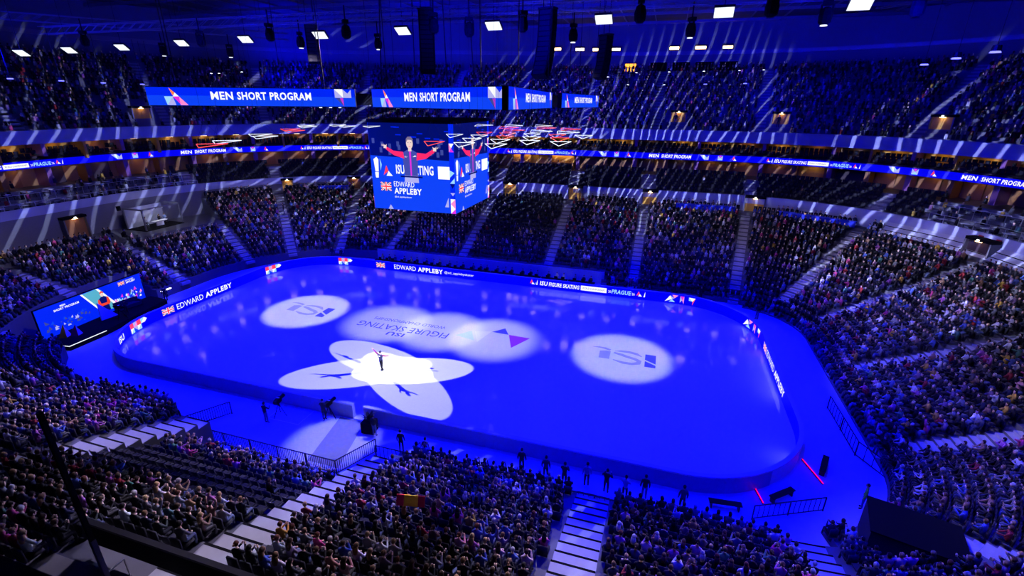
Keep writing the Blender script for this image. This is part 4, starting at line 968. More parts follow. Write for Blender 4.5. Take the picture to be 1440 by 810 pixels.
for n_, (x, y, red) in enumerate(((6.6, -7.0, 0), (8.6, -6.5, 0), (10.6, -6.0, 0), (9.2, -9.5, 1), (11.5, -9.0, 1), (13.2, -9.8, 1), (12.1, -12.8, 0), (13.7, -13.2, 0), (10.4, -12.4, 1))):
    tri_frame(x, y, 20.3, .8, .2, 'tube_red' if red else 'tube_white', ('red' if red else 'white')+' triangular light in the group right of the cube, %s one' % ORD[n_], .05)
for n_, (x, y, red) in enumerate(((-1.6, -12.0, 0), (-.2, -12.9, 0), (-3.1, -13.2, 0), (-2.0, -14.4, 0), (1.2, -12.4, 0), (-.8, -17.3, 1), (.4, -18.4, 1), (1.2, -21.6, 0), (2.4, -22.6, 0), (3.0, -25.2, 0), (3.8, -26.6, 1))):
    tri_frame(x, y, 20.3, .62, .9, 'tube_red' if red else 'tube_white', ('red' if red else 'white')+' triangular light in the group left of the cube, %s one' % ORD[n_], .06)
# ------------------------------------------------------------------ roof lamps, trusses, moving heads, loudspeakers
def bp(x, y, z):
    d = CR*((x-720)/FPX)-CU*((y-405)/FPX)+CD; return CAM+d*((z-CAM.z)/d.z)
lampm = MB().box(-.62, .62, -.42, .42, 0, .04, 'lamp_white').data('lamp_panel'); lampb = MB().box(-.66, .66, -.46, .46, .04, .22, 'black_steel').data('housing'); rodm = MB().tube((0, 0, .2), (0, 0, 7.2), .025, 'black_steel', 5).data('rod')
lp = [(30, 75), (97, 71), (171, 67), (255, 61), (345, 56), (450, 50), (566, 44), (694, 37), (849, 28), (1018, 18), (1210, 7)]
for i, q in enumerate(lp):
    p_ = bp(q[0], q[1], (26.2, 26.7, 27.2)[i] if i < 3 else 27.6); e = empty('flood_lamp', p_, .15 if i < 6 else -.05, 'square white flood lamp under the roof, number %d from the left in the row' % (i+1), 'lamp', 'row of square flood lamps')
    e.rotation_euler = (-.62, 0, e.rotation_euler[2]); link('lamp_panel', lampm, e); link('housing', lampb, e); o = link('rod', rodm, e); o.rotation_euler = (.62, 0, 0)
def truss(name, A, B, w, label, n_):
    A, B = Vector(A), Vector(B); d = B-A; u_ = d.normalized(); s_ = u_.cross(Vector((0, 0, 1))); e = empty(name, A, 0, label, 'truss')
    m = MB(); cs = [s_*w/2, -s_*w/2, s_*w/2+Vector((0, 0, w)), -s_*w/2+Vector((0, 0, w))]
    for c in cs: m.tube(c, d+c, .045, 'steel', 5)
    m.build('chord', e); m = MB()
    for i in range(n_):
        a, b = d*(i/n_), d*((i+1)/n_)
        m.tube(a+cs[0], b+cs[2], .02, 'steel', 4); m.tube(a+cs[1], b+cs[3], .02, 'steel', 4); m.tube(a+cs[2], b+cs[3], .02, 'steel', 4)
    m.build('lacing', e)
    m = MB()
    for t in (.1, .37, .63, .9): q = d*t; m.tube(q+Vector((0, 0, w)), q+Vector((0, 0, 35.4-A.z)), .02, 'black_steel', 4)
    m.build('hanging_cable', e)
truss('lighting_truss', (-48, 1.5, 28.4), (32, 1.5, 28.4), .7, 'long lattice truss across the hall carrying the moving heads', 60)
truss('lighting_truss', (-30, -12, 29.6), (30, -12, 29.6), .7, 'lattice truss above the near half of the ice', 48)
truss('lighting_truss', (-34, 18, 30.5), (34, 18, 30.5), .8, 'lattice truss above the far edge of the ice', 48)
truss('lighting_truss', (-60, -4, 30.2), (-36, 26, 30.2), .8, 'lattice truss slanting over the left end', 30)
truss('lighting_truss', (38, 24, 31), (62, -6, 31), .8, 'lattice truss slanting over the right end', 30)
mh_body = MB().box(-.28, .28, -.2, .2, .75, 1.0, 'black').tube((-.3, 0, .8), (-.3, 0, .1), .06, 'black', 6).tube((.3, 0, .8), (.3, 0, .1), .06, 'black', 6).data('yoke')
mh_head = MB().lathe((0, 0, -.25), [(.16, 0), (.27, .1), (.3, .4), (.22, .7), (.1, .78)], 'black', 10).data('head')
mh_on = MB().lathe((0, 0, -.3), [(.17, 0), (.15, .05)], 'lamp_white', 10).data('lens'); mh_off = MB().lathe((0, 0, -.3), [(.17, 0), (.15, .05)], 'glass', 10).data('lens')
mh_clamp = MB().tube((0, 0, 1.0), (0, 0, 2.0), .05, 'black', 5).data('clamp')
for i, (x, y, on) in enumerate(sorted(((423, 62, 1), (532, 64, 1), (806, 53, 1), (971, 46, 1), (324, 76, 1), (1160, 27, 1), (283, 60, 0), (380, 52, 0), (487, 48, 0), (660, 45, 0), (735, 38, 0), (900, 24, 0), (1085, 15, 0), (230, 74, 1), (1290, 15, 0), (120, 60, 0), (610, 40, 0)))):
    p_ = bp(x, y, 26.7); e = empty('moving_head', p_, i*.4, 'black moving-head spotlight %s, number %d from the left' % ('with its lens lit' if on else 'unlit', i+1), 'spotlight', 'moving heads under the truss')
    link('yoke', mh_body, e); h = link('head', mh_head, e); h.scale = (1.25,)*3; link('lens', mh_on if on else mh_off, h); link('clamp', mh_clamp, e)
def line_array(x, y, zt_, n_, ang, label):
    e = empty('line_array', (x, y, zt_), ang, label, 'loudspeaker'); yy, zz, t = 0, 0, 0
    for k in range(n_):
        b = MB().box(-.62, .62, -.35, .35, -.36, 0, 'black').box(-.5, .5, -.37, -.35, -.32, -.04, 'black_steel').data('cabinet'); o = link('cabinet', b, e); o.location = (0, yy, zz); o.rotation_euler = (-t, 0, 0)
        yy += .37*math.sin(-t)*-1*-1; zz -= .37*math.cos(t); t += .018+.004*k
    MB().box(-.65, .65, -.4, .4, .02, .15, 'black_steel').build('flying_frame', e); MB().tube((-.4, 0, .1), (-.4, 0, 35.2-zt_), .03, 'black', 5).tube((.4, 0, .1), (.4, 0, 35.2-zt_), .03, 'black', 5).build('chain', e)
for (x, y, z, n_, a, lb) in ((-1.2, 1, 28.8, 13, .4, 'curved black loudspeaker column hanging above the video cube'), (9.4, 0, 28.3, 13, -.3, 'curved black loudspeaker column right of the video cube'), (12.6, 10, 27.6, 10, -.8, 'shorter black loudspeaker column behind the right banner screen'), (-18, 8, 29.2, 10, .6, 'black loudspeaker column above the left banner screen')):
    line_array(x, y, z, n_, a, lb)
# round blue lamps high over the left and right upper stands, small white lamps over the far upper stand
sm = MB().lathe((0, 0, -.08), [(.26, 0), (.22, .08)], 'lamp_blue', 10).data('lens'); sm2 = MB().lathe((0, 0, -.05), [(.17, 0), (.14, .06)], 'lamp_soft', 10).data('lens'); smb = MB().lathe((0, 0, 0), [(.24, 0), (.2, .3)], 'black_steel', 10).data('can'); rod2 = MB().tube((0, 0, .3), (0, 0, 5), .02, 'black_steel', 4).data('rod')
for side, qs in (('left', ((14, 110), (86, 113), (145, 116), (200, 118))), ('right', ((1300, 90), (1345, 81), (1400, 72), (992, 118), (1048, 117)))):
    for i, q in enumerate(qs):
        z_ = 23.6 if side == 'left' else 24.6
        p_ = bp(q[0], q[1], z_); e = empty('round_lamp', p_, 0, 'round blue lamp over the %s upper stand, number %d from the left' % (side, i+1), 'lamp', 'round blue lamps'); link('lens', sm, e); link('can', smb, e); link('rod', rod2, e)
for i, q in enumerate(sorted(((183, 106), (205, 106), (213, 106), (297, 103), (308, 103), (340, 101), (451, 151), (465, 151), (478, 151), (494, 150), (543, 149), (594, 149), (644, 150), (693, 150), (883, 119), (934, 119), (990, 100), (1040, 99), (1074, 98), (855, 108), (895, 102), (941, 101)))):
    z_ = 27.2 if q[1] < 125 else 21.3
    if q[1] >= 145: p_ = CAM+(CR*((q[0]-720)/FPX)-CU*((q[1]-405)/FPX)+CD)*60
    else: p_ = CAM+(CR*((q[0]-720)/FPX)-CU*((q[1]-405)/FPX)+CD)*78
    e = empty('down_light', p_, 0, 'small white lamp above the far upper stand, number %d from the left' % (i+1), 'lamp', 'small white lamps over the upper stand'); link('lens', sm2, e); link('can', smb, e); link('rod', rod2, e)
# amber and white press-room windows on the back wall
for i, (x, w_) in enumerate(((-4, 1.4), (.6, 1.6), (4.3, 1.7), (8, 1.7), (18.5, 1.6), (23, 1.8), (27.5, 1.6))):
    q = Path(UP(dt+1.55)); s_ = q.s_of(x, 62); c_ = q.at(s_)
    e = empty('window_%d' % (i+1), (c_[0], c_[1], 31.05), 0); e['kind'] = 'structure'; MB().box(-w_/2-.1, w_/2+.1, 0, .1, -.1, .75, 'black_steel').build('window_frame', e); MB().box(-w_/2, w_/2, -.03, 0, 0, .45, 'lamp_warm').build('pane', e)
q = Path(UP(dt+1.5)); s_ = q.s_of(11, 60); c_ = q.at(s_); e = empty('window_8', (c_[0], c_[1], 27.4), 0); e['kind'] = 'structure'
MB().box(-1.1, 1.1, 0, .1, -.2, 1.6, 'black_steel').build('window_frame', e)
for k in range(2): MB().box(-1, 1, -.03, 0, .05+k*.75, .65+k*.75, 'lamp_amber').build('pane', e)
for x in (16, 20, 24, 28): # dark openings on the back wall
    q = Path(UP(dt+1.9)); s_ = q.s_of(x, 60); c_ = q.at(s_); e = empty('window_%d' % (9+(x-16)//4), (c_[0], c_[1], 27.3), 0); e['kind'] = 'structure'; MB().box(-1.5, 1.5, -.06, 0, 0, 1.7, 'black').build('pane', e); MB().box(-1.6, 1.6, -.1, -.06, 1.7, 1.8, 'steel').build('window_frame', e)

# ------------------------------------------------------------------ people on the floor
def standing(pose, mats, fingers=False, sub=1):
    J = {'pelvis': ((0, 0, .94), (.15, .11)), 'waist': ((0, -.01, 1.1), (.135, .1)), 'chest': ((0, -.01, 1.33), (.165, .115)), 'neck': ((0, 0, 1.5), .052), 'skull': ((0, .02, 1.57), .055)}
    for s, q in (('L', -1), ('R', 1)):
        J['sh'+s] = ((q*.18, -.01, 1.42), .065); J['hip'+s] = ((q*.09, 0, .9), .09); J['kn'+s] = ((q*.1, .02, .5), .065); J['an'+s] = ((q*.11, -.01, .09), .045); J['toe'+s] = ((q*.12, .14, .045), .045)
        el, wr, ha = {'rest': ((q*.24, -.02, 1.13), (q*.25, .06, .88), (q*.24, .09, .8)), 'camera': ((q*.3, .1, 1.2), (q*.16, .33, 1.32), (q*.1, .42, 1.36)), 'clap': ((q*.25, .08, 1.2), (q*.07, .3, 1.32), (q*.03, .34, 1.4)),
                      'skate': ((q*.44, .0, 1.44) if q > 0 else (-.42, .02, 1.56), (q*.7, .06, 1.5) if q > 0 else (-.66, .05, 1.72), (q*.79, .08, 1.53) if q > 0 else (-.74, .06, 1.8))}[pose]
        J['el'+s] = (el, .05); J['wr'+s] = (wr, .034); J['ha'+s] = (ha, .034)
        if pose == 'skate':
            J['hip'+s] = ((q*.085, 0, .92), .092); J['kn'+s] = ((q*.08, .03 if q < 0 else -.02, .52), .066); J['an'+s] = ((q*.06+.02, .02 if q < 0 else -.08, .14), .046); J['toe'+s] = ((q*.08+.02, .16 if q < 0 else .06, .09), .045)
    return figure('body', J, mats, (0, .03, 1.67), 0, fingers, sub)
def hair_at(dz, m='hair_dark'): mb = MB(); mb.ell((0, .01, 1.7), (.09, .1, .115), m, 10, 6); return mb.data('hair', True)
# the skater, back to the camera
sk = link('person', standing('skate', ['navy_cloth', 'black', 'black', 'skin_a', 'skater_red'], True, 2)); sk.location = (-2.33, -8.65, .05); sk.rotation_euler = (0, 0, -.15); sk.scale = (1.2, 1.2, 1.04)
T(sk, 'skater in navy jacket with red sleeves standing with arms spread in the spotlight', 'person')
link('hair', hair_at(0, 'skater_hair'), sk)
for s, y in ((-1, .02), (1, -.08)):
    b = MB(); b.box(s*.07+.02-.006, s*.07+.02+.006, y-.08, y+.2, -.045, .0, 'bright_steel').box(s*.07+.02-.035, s*.07+.02+.035, y-.07, y+.17, .0, .05, 'black').build('skate', sk)
MB().box(-.07, .07, -.135, -.125, 1.34, 1.42, 'white_paint').build('badge', sk)
st_rest, st_cam, st_clap = (standing(p_, ['own_cloth', 'own_trousers', 'black', 'own_skin', 'own_cloth']) for p_ in ('rest', 'camera', 'clap'))
hs = MB().ell((0, .01, 1.7), (.09, .1, .115), 'own_hair', 10, 6).data('hair', True)
def stand_person(x, y, z, face, body, c, label, hair=(.02, .014, .01)):
    o = link('person', body); o.location = (x, y, z); o.rotation_euler = (0, 0, face); o.color = (*c, 1); T(o, label, 'person', 'people standing on the event floor'); h = link('hair', hs, o); h.color = (*hair, 1); return o
dk = (.012, .012, .02)
for i, (x, c, b, what) in enumerate(((12.6, dk, st_rest, 'in black'), (14.2, (.03, .03, .06), st_rest, 'in a navy jacket'), (15.4, dk, st_clap, 'in black, clapping'), (16.7, (.3, .3, .36), st_rest, 'in a grey jacket'), (17.9, dk, st_cam, 'in black holding a camera'), (19.0, (.4, .4, .46), st_clap, 'in a pale top, clapping'), (20.1, dk, st_rest, 'in black with arms down'), (22.2, (.05, .05, .08), st_rest, 'in dark grey'))):
    stand_person(x, -16.7-.2*(i % 3), -.02, random.uniform(-.3, .3), b, c, 'person %s standing behind the near board, %s from the left' % (what, ['first', 'second', 'third', 'fourth', 'fifth', 'sixth', 'seventh', 'eighth'][i]))
for x, y, c, lab, f in ((-6.3, -17.6, dk, 'camera operator in black beside the camera left of the white floor lines', 0), (-2.6, -16.0, dk, 'camera operator in black just left of the gate', .2), (1.9, -16.5, dk, 'person in black beside the plinth right of the gate', 0), (4.5, -17.4, dk, 'person in black by the rail right of the gate', .3), (6.4, -17.6, (.05, .05, .07), 'person in dark grey standing behind the near rail', 0),
                        (32.2, -13.6, (.15, .85, .05), 'steward in a bright green vest near the right corner', 1.2), (25, 17.2, dk, 'person in black near the far right corner of the boards', 3), (30.6, 13.4, dk, 'person in black behind the right corner board', 2.4), (-24.6, 17.0, dk, 'person in black at the far left corner of the boards', 3.4), (-26.5, 17.4, dk, 'second person in black at the far left corner of the boards', 3.4),
                        (14.6, 17.6, (.05, .05, .3), 'person in a blue jacket behind the far board near the right corner', 3.1), (16.8, 17.8, (.5, .03, .08), 'person in a red top behind the far board', 3.1), (-33.2, -7.8, dk, 'camera operator in black on the stage left of the rink', 1.2), (-33.0, -3.6, dk, 'person in black at the right end of the stage', 1.0)):
    stand_person(x, y, -.02 if x > -32 else .5, f, st_cam if 'camera operator' in lab else st_rest, c, lab)
for x, y in ((20.0, 46), (35.0, 46)):
    q = up_pt(x, y, 24.5); stand_person(q[0], q[1], 17.8+UR*2, 3, st_rest, dk, 'dark silhouette standing in the upper stand doorway at %s' % ('the middle' if x < 30 else 'the right'))
stand_person(-37.0, 20.6, 7.6-.35*7, 2.4, st_rest, dk, 'steward in black on the steps below the far left doorway')

# ------------------------------------------------------------------ gate corridor, cameras, fences
m = MB().box(-7.5, 1.0, -20.2, -15.35, -.02, .01, 'mat_blue'); m.build('floor_mat', label='blue-lit matting in front of the open gate', cat='mat')
c = MB(); c.poly([(-1.7, -15.4, .02), (.4, -15.4, .02), (1.4, -20.0, .02), (-.9, -20.0, .02)][::-1], 'mat_grey'); c.poly([(-1.7, -15.4, .012), (.4, -15.4, .012), (1.4, -20.0, .012), (-.9, -20.0, .012)][::-1], 'mat_grey'); c.build('floor_runner', label='pale grey runner leading from the gate to the near stand', cat='runner')
MB().box(-6.7, -4.0, -17.14, -17.08, .012, .018, 'tape').box(-4.06, -4.0, -17.1, -15.4, .012, .018, 'tape').box(-6.73, -6.67, -17.1, -15.4, .012, .018, 'tape').build('floor_tape', label='white tape outlining a rectangle on the mat', cat='tape')
def fence(pts, h, label, slat=.14, name='barrier_fence', m='black_steel', rail=.05):
    e = empty(name, (*pts[0], -.02 if len(pts[0]) == 2 else 0), 0, label, 'fence')
    O = Vector((*pts[0][:2], 0)); slatm = MB().box(-.014, .014, -.014, .014, .1, h, m).data('slat')
    postm = MB().box(-.03, .03, -.03, .03, 0, h+.02, m).data('post')
    for a, b in zip(pts[:-1], pts[1:]):
        A, B = Vector((*a[:2], 0))-O, Vector((*b[:2], 0))-O; L_ = (B-A).length
        for zz, wd in ((h, rail), (.1, .04)): MB().beam(A+Vector((0, 0, zz)), B+Vector((0, 0, zz)), wd, wd, m).build('rail', e)
        n_ = int(L_/slat)
        for k in range(n_+1): o = link('slat', slatm, e); o.location = A+(B-A)*(k/max(n_, 1))
        for k in range(int(L_/2)+1): o = link('post', postm, e); o.location = A+(B-A)*(k/max(int(L_/2), 1))
    return e
fence([(-11.5, -20.45), (1.65, -20.45)], 1.05, 'long black barrier fence between the mat and the near stand')
fence([(1.65, -20.45), (2.9, -17.9)], 1.05, 'short barrier fence beside the steps at the right of the runner')
fence([(-11.5, -20.4), (-9.6, -17.5)], 1.05, 'barrier fence at the left end of the mat')
fence([(3.2, -18.4), (25.5, -18.4)], 1.0, 'long dark rail fence along the front of the near stand', slat=.3)
fence([(26.0, -16.4), (30.0, -14.5)], 1.0, 'dark rail fence in the near right corner', slat=.3)
fence([(33.2, -3.0), (33.4, -8.5), (34.6, -10.6)], 1.1, 'black barrier in front of the right corner stand', slat=.5)
def tv_camera(x, y, z, rz, label):
    e = empty('tv_camera', (x, y, z), rz, label, 'camera')
    m = MB()
    for k in range(3): a = 2*pi*k/3; m.tube((.5*math.cos(a), .5*math.sin(a), 0), (0, 0, 1.1), .03, 'black', 5)
    m.build('tripod', e); MB().box(-.13, .13, -.3, .3, 1.15, 1.5, 'black').build('camera_body', e); MB().tube((0, .3, 1.32), (0, .75, 1.32), .12, 'black', 10, .14).build('lens', e); MB().box(-.1, .1, -.42, -.3, 1.3, 1.5, 'black_steel').build('viewfinder', e); MB().box(-.1, .1, .05, .15, 1.5, 1.53, 'white_paint').build('handle', e)
tv_camera(-6.0, -16.6, -.02, .2, 'black television camera on a tripod left of the white floor lines'); tv_camera(-2.3, -15.75, -.02, 0, 'black television camera beside the gate at the near board'); tv_camera(-33.0, -8.6, .5, -1.2, 'black television camera on the stage')
e = empty('plinth', (1.25, -16.1, -.02), .1, 'dark box plinth with a leafy plant right of the gate', 'plinth'); MB().box(-.45, .45, -.4, .4, 0, .85, 'black').build('box', e)
for k in range(26):
    a = random.uniform(0, 2*pi); r = random.uniform(.2, .55); h = random.uniform(1.0, 1.6); b = Vector((r*math.cos(a), r*math.sin(a), h)); t = Vector((-math.sin(a), math.cos(a), 0))*.09
    MB().poly([(0, 0, .85), tuple(b*.6+t+Vector((0, 0, .4))), tuple(b), tuple(b*.6-t+Vector((0, 0, .4)))], 'drape').build('leaf', e)
e = empty('tunnel_roof', (33.0, -17.0, 0), -.25, 'large black draped tunnel roof in the near right corner', 'tunnel'); MB().box(-1.9, 1.9, -1.3, 1.3, .0, 2.2, 'drape').build('drape', e); MB().box(-1.95, 1.95, -1.35, 1.35, 2.2, 2.26, 'black').build('roof_sheet', e)
for a, b, lb in (((29.9, -10.1), (30.6, -12.2), 'right'), ((26.5, -13.7), (26.8, -15.0), 'left')):
    e = empty('light_strip', (*a, 0), 0, 'thin glowing red strip on the floor behind the corner board, %s one' % lb, 'light'); d = Vector((b[0]-a[0], b[1]-a[1], 0)); MB().beam((0, 0, .05), tuple(d+Vector((0, 0, .05))), .08, .05, 'black').build('channel', e); MB().beam((0, 0, .09), tuple(d+Vector((0, 0, .09))), .05, .03, 'tube_redline').build('tube', e)
# benches behind the near right corner board
for (x, y, r, lb) in ((24.6, -16.0, .1, 'left of both red strips'), (27.9, -14.2, .7, 'between the two red strips'), (31.0, -10.6, 1.2, 'right of both red strips')):
    e = empty('bench', (x, y, -.02), r, 'low dark bench behind the corner board, '+lb, 'bench'); MB().box(-.9, .9, -.18, .18, .4, .46, 'black').build('seat', e)
    for s in (-.75, .75): MB().box(s-.03, s+.03, -.15, .15, 0, .4, 'black_steel').build('leg', e)
# ------------------------------------------------------------------ judges' tables on the far side
for r, (y, z, x0, x1) in enumerate(((17.0, -.02, -19, 12.5),)):
    n_ = 9; w_ = (x1-x0)/n_
    for k in range(n_):
        xx = x0+(k+.5)*w_; e = empty('judges_table', (xx, y, z), 0, 'blue-clothed officials table behind the far board, number %d from the left' % (k+1), 'table', 'officials tables')
        MB().box(-w_/2+.05, w_/2-.05, -.35, .35, .7, .75, 'black').build('table_top', e); MB().box(-w_/2+.05, w_/2-.05, -.36, -.33, 0, .7, 'cloth_blue').build('table_cloth', e)
        for s in (-1, 1): MB().box(s*(w_/2-.2)-.03, s*(w_/2-.2)+.03, .2, .3, 0, .7, 'black_steel').build('leg', e)
        for s in (-.9, .2, 1.1):
            q = empty('monitor', (xx+s, y+.0, z+.75), 0, 'small monitor on officials table %d, %s' % (k+1, {-.9: 'left', .2: 'middle', 1.1: 'right'}[s]), 'monitor', 'monitors on the officials tables'); MB().box(-.22, .22, -.02, .02, .1, .38, 'black').build('casing', q); MB().box(-.2, .2, .02, .025, .12, .36, 'lamp_soft' if random.random() < .25 else 'black').build('screen', q); MB().box(-.04, .04, -.05, .05, 0, .1, 'black').build('foot', q)
            c_ = random.choice([dk, dk, (.05, .05, .09), (.2, .2, .25)])
            o = link('official', bodies[0]); o.location = (xx+s, y+.75, z); o.rotation_euler = (0, 0, pi); o.color = (*c_, 1); T(o, '%s-dressed official seated at table %d behind the far board, %s seat' % ('dark' if c_[0] < .1 else 'grey', k+1, {-.9: 'left', .2: 'middle', 1.1: 'right'}[s]), 'person', 'officials at the far tables'); link('hair', hairs[0], o).color = (.03, .02, .01, 1)
MB().box(-19.5, 13.4, 18.55, 18.75, 0, 1.75, 'board_back').build('drape_screen', label='long dark blue draped screen behind the officials tables', cat='screen')
# ------------------------------------------------------------------ stage with backdrop at the left end
stg = empty('stage', (-33.6, -8.8, 0), 0, 'black stage with a white light edge left of the rink', 'stage')
MB().poly([(-2.4, -6.2, .5), (2.1, -5.6, .5), (1.9, -2.2, .5), (.1, 5.6, .5), (-2.6, 5.8, .5)], 'black').box(-2.4, .0, -6.2, 5.6, 0, .48, 'black').build('deck', stg)
mbx = MB(); edge = [(-.9, -6.0), (2.1, -5.6), (1.9, -2.2), (.1, 5.6)]
for a, b in zip(edge[:-1], edge[1:]): mbx.mesh([(*a, 0), (*b, 0), (*b, .5), (*a, .5)], [(0, 1, 2, 3)], 'black')
mbx.build('skirt', stg); mbx = MB(); mbx.beam((2.12, -5.6, .45), (1.92, -2.2, .45), .05, .06, 'tube_white').beam((.6, -5.8, .45), (2.12, -5.6, .45), .05, .06, 'tube_white').build('light_edge', stg)
bd = empty('backdrop_screen', (-34.9, -14.4, .5), 0, 'wide blue backdrop screen with a posing skater at the left end', 'screen')
A, B = Vector((0, 0, 0)), Vector((-1.4, 10.9, 0)); d = B-A; w_ = d.length; ux = d.normalized(); nn_ = Vector((ux.y, -ux.x, 0)); HH = 2.95
mbx = MB(); mbx.beam((0, 0, HH/2), tuple(d+Vector((0, 0, HH/2))), .2, HH+.1, 'black'); mbx.v = [tuple(Vector(v)-nn_*.13) for v in mbx.v]; mbx.build('frame', bd)
a = Art().rect(0, w_, 0, HH, 'blue', 1)
for k in range(46):
    x, y = random.uniform(.3, 4.6), random.uniform(.3, 1.3); s = random.uniform(.15, .4); a.poly([(x, y), (x+s, y), (x+s*random.random(), y+s)], random.choice(['azure', 'lilac', 'azure', 'blue', 'ink']), 1.5+.01*k)
for k in range(60):
    x = random.uniform(7.0, w_-.5); y = random.uniform(.4, .9+.9*(x-7)/4); s = random.uniform(.2, .42); a.poly([(x, y), (x+s, y), (x+s*random.random(), y+s)], random.choice(['pink', 'magenta', 'cyan', 'lilac', 'azure', 'azure', 'white', 'ink']), 1.5+.01*k)
a.poly([(4.3, HH-.05), (5.3, 1.5), (5.9, .3), (7.6, .3), (7.0, 1.6), (6.4, HH-.3), (5.9, HH-.02)], 'teal', 2.4); a.poly([(5.9, HH-.02), (6.15, HH-.05), (7.9, .3), (7.6, .3)], 'white', 2.6); a.poly([(4.3, HH-.05), (4.5, HH-.05), (6.1, .3), (5.9, .3)], 'white', 2.6)
c = 6.35
a.poly([(c-.5, .3), (c+.5, .3), (c+.45, 1.0), (c-.45, 1.0)], 'navy', 3); a.poly([(c-.42, .95), (c+.42, .95), (c+.5, 1.75), (c+.15, 1.95), (c-.15, 1.95), (c-.5, 1.75)], 'navy', 3.2); a.poly([(c-.55, 1.75), (c-.38, 1.75), (c-.3, 1.25), (c+.35, 1.2), (c+.3, .98), (c-.5, .95), (c-.65, 1.2)], 'sleeve_orange', 3.5); a.poly([(c+.55, 1.75), (c+.38, 1.75), (c+.34, 1.25), (c-.1, 1.1), (c-.05, .97), (c+.55, .95), (c+.68, 1.2)], 'sleeve_orange', 3.6)
a.poly([(c+.19*math.cos(t), 2.2+.27*math.sin(t)) for t in [2*pi*i/12 for i in range(12)]], 'skin', 3.8); a.poly([(c-.2, 2.25), (c-.18, 2.45), (c, 2.55), (c+.18, 2.45), (c+.2, 2.25), (c, 2.38)], 'sleeve_orange', 4)
a.text('MEN', 2.25, 2.5, .18, L=3, bold=True).text('SHORT PROGRAM', 1.6, 2.2, .22, L=3, w=2.4, bold=True); a.flag(8.3, 2.35, .75, .42, 3); a.text('EDWARD', 9.2, 2.6, .16, L=3).text('APPLEBY', 9.2, 2.35, .2, L=3, bold=True)
a.build('display', plane_map((0, 0, 0), ux, (0, 0, 1), nn_), bd, eps=.006)
for (x, y, mm, h, lb) in ((-33.9, -13.2, 'flag_yellow', 1.25, 'yellow'), (-33.3, -12.6, 'red_cloth', 1.05, 'red')):
    e = empty('pyramid_prop', (x, y, .5), .4, lb+' faceted pyramid standing at the left of the stage', 'prop'); MB().mesh([(-.35, -.35, 0), (.35, -.35, 0), (.35, .35, 0), (-.35, .35, 0), (.05, .05, h)], [(0, 3, 2, 1), (0, 1, 4), (1, 2, 4), (2, 3, 4), (3, 0, 4)], mm).build('shell', e); MB().mesh([(.36, -.3, .05), (.36, .3, .05), (.09, .05, h*.9)], [(0, 1, 2)], 'ink_pale').build('facet', e)
e = empty('sail_prop', (-34.3, -9.5, .5), .1, 'tall pale triangular panel on the stage in front of the backdrop', 'prop'); MB().mesh([(0, -.1, 0), (.25, 1.5, 0), (-.1, .0, 1.9), (-.12, -.1, 0), (.13, 1.5, 0), (-.2, .0, 1.9)], [(0, 1, 2), (3, 5, 4), (0, 2, 5, 3), (1, 4, 5, 2), (0, 3, 4, 1)], 'ink_cyan').build('panel', e); MB().box(-.3, .3, -.1, 1.5, 0, .03, 'black').build('base', e)
e = empty('sofa', (-35.2, -6.2, .5), -pi/2-.1, 'dark sofa on the stage in front of the backdrop', 'sofa'); MB().box(-1.2, 1.2, -.4, .4, .05, .42, 'drape').build('seat', e); MB().box(-1.2, 1.2, -.45, -.3, .42, .85, 'drape').build('backrest', e)
for s in (-1.2, 1.05): MB().box(s, s+.15, -.4, .4, .42, .6, 'drape').build('armrest', e)
e = empty('lamp_bar', (-33.9, -2.7, .5), 0, 'white light bar on a stand at the right end of the stage', 'light'); MB().tube((0, 0, 0), (0, 0, .9), .03, 'black').build('stand', e); MB().box(-.1, .1, -.6, .6, .9, .98, 'lamp_soft').build('tube', e)
# ------------------------------------------------------------------ platforms: press tables, studio, end balconies
def press_table(x, y, z, rz, L_, label):
    e = empty('press_table', (x, y, z), rz, label, 'table'); MB().box(-L_/2, L_/2, -.35, .35, .72, .77, 'cloth_blue').build('table_top', e); MB().box(-L_/2, L_/2, -.37, -.35, .05, .77, 'cloth_blue').build('table_cloth', e)
    for s in (-L_/2+.2, L_/2-.2): MB().box(s-.03, s+.03, -.3, .3, 0, .72, 'black_steel').build('leg', e)
press_table(25.4, 33.6, 7.6, 0, 8, 'long blue-draped press table left of the doorway at the top of the far stand')
q = on_arc(27.5, 9.5, 24.0, 62); press_table(q[0], q[1], 7.6, math.atan2(q[3], q[2])-pi/2, 9, 'long blue-draped press table at the top of the far right corner stand')
press_table(-45.6, -4.2, 5.1, pi/2, 9, 'long blue-draped commentary table at the top of the left end stand')
q = on_arc(-20.5, 4, 29.6, 118); press_table(q[0], q[1], 7.6, math.atan2(q[3], q[2])-pi/2, 5, 'pale table at the top of the far left corner stand')
e = empty('tv_studio', (-48.2, 8.6, 5.1), .25, 'small lit broadcast studio booth at the left end', 'studio'); e.rotation_euler = (0, 0, 0)
MB().box(-2.0, 1.6, -2.8, 2.8, 0, .1, 'black').build('floor_plate', e); m = MB()
for sx in (-1.9, 1.5):
    for sy in (-2.7, 2.7): m.box(sx-.08, sx+.08, sy-.08, sy+.08, .1, 2.9, 'steel')
m.box(-1.98, 1.58, -2.78, -2.62, 2.8, 3.0, 'steel').box(-1.98, 1.58, 2.62, 2.78, 2.8, 3.0, 'steel').box(1.42, 1.58, -2.78, 2.78, 2.8, 3.0, 'steel').build('truss_frame', e); MB().box(-1.95, -1.85, -2.7, 2.7, .1, 2.8, 'wall_panel').build('back_wall', e)
MB().box(-.2, .4, -.3, 1.1, 2.55, 2.62, 'lamp_studio').build('ceiling_lamp', e); MB().box(-.2, .4, -.6, 1.4, .75, .82, 'white_paint').box(.0, .2, -.1, .9, .1, .75, 'white_paint').build('desk', e)
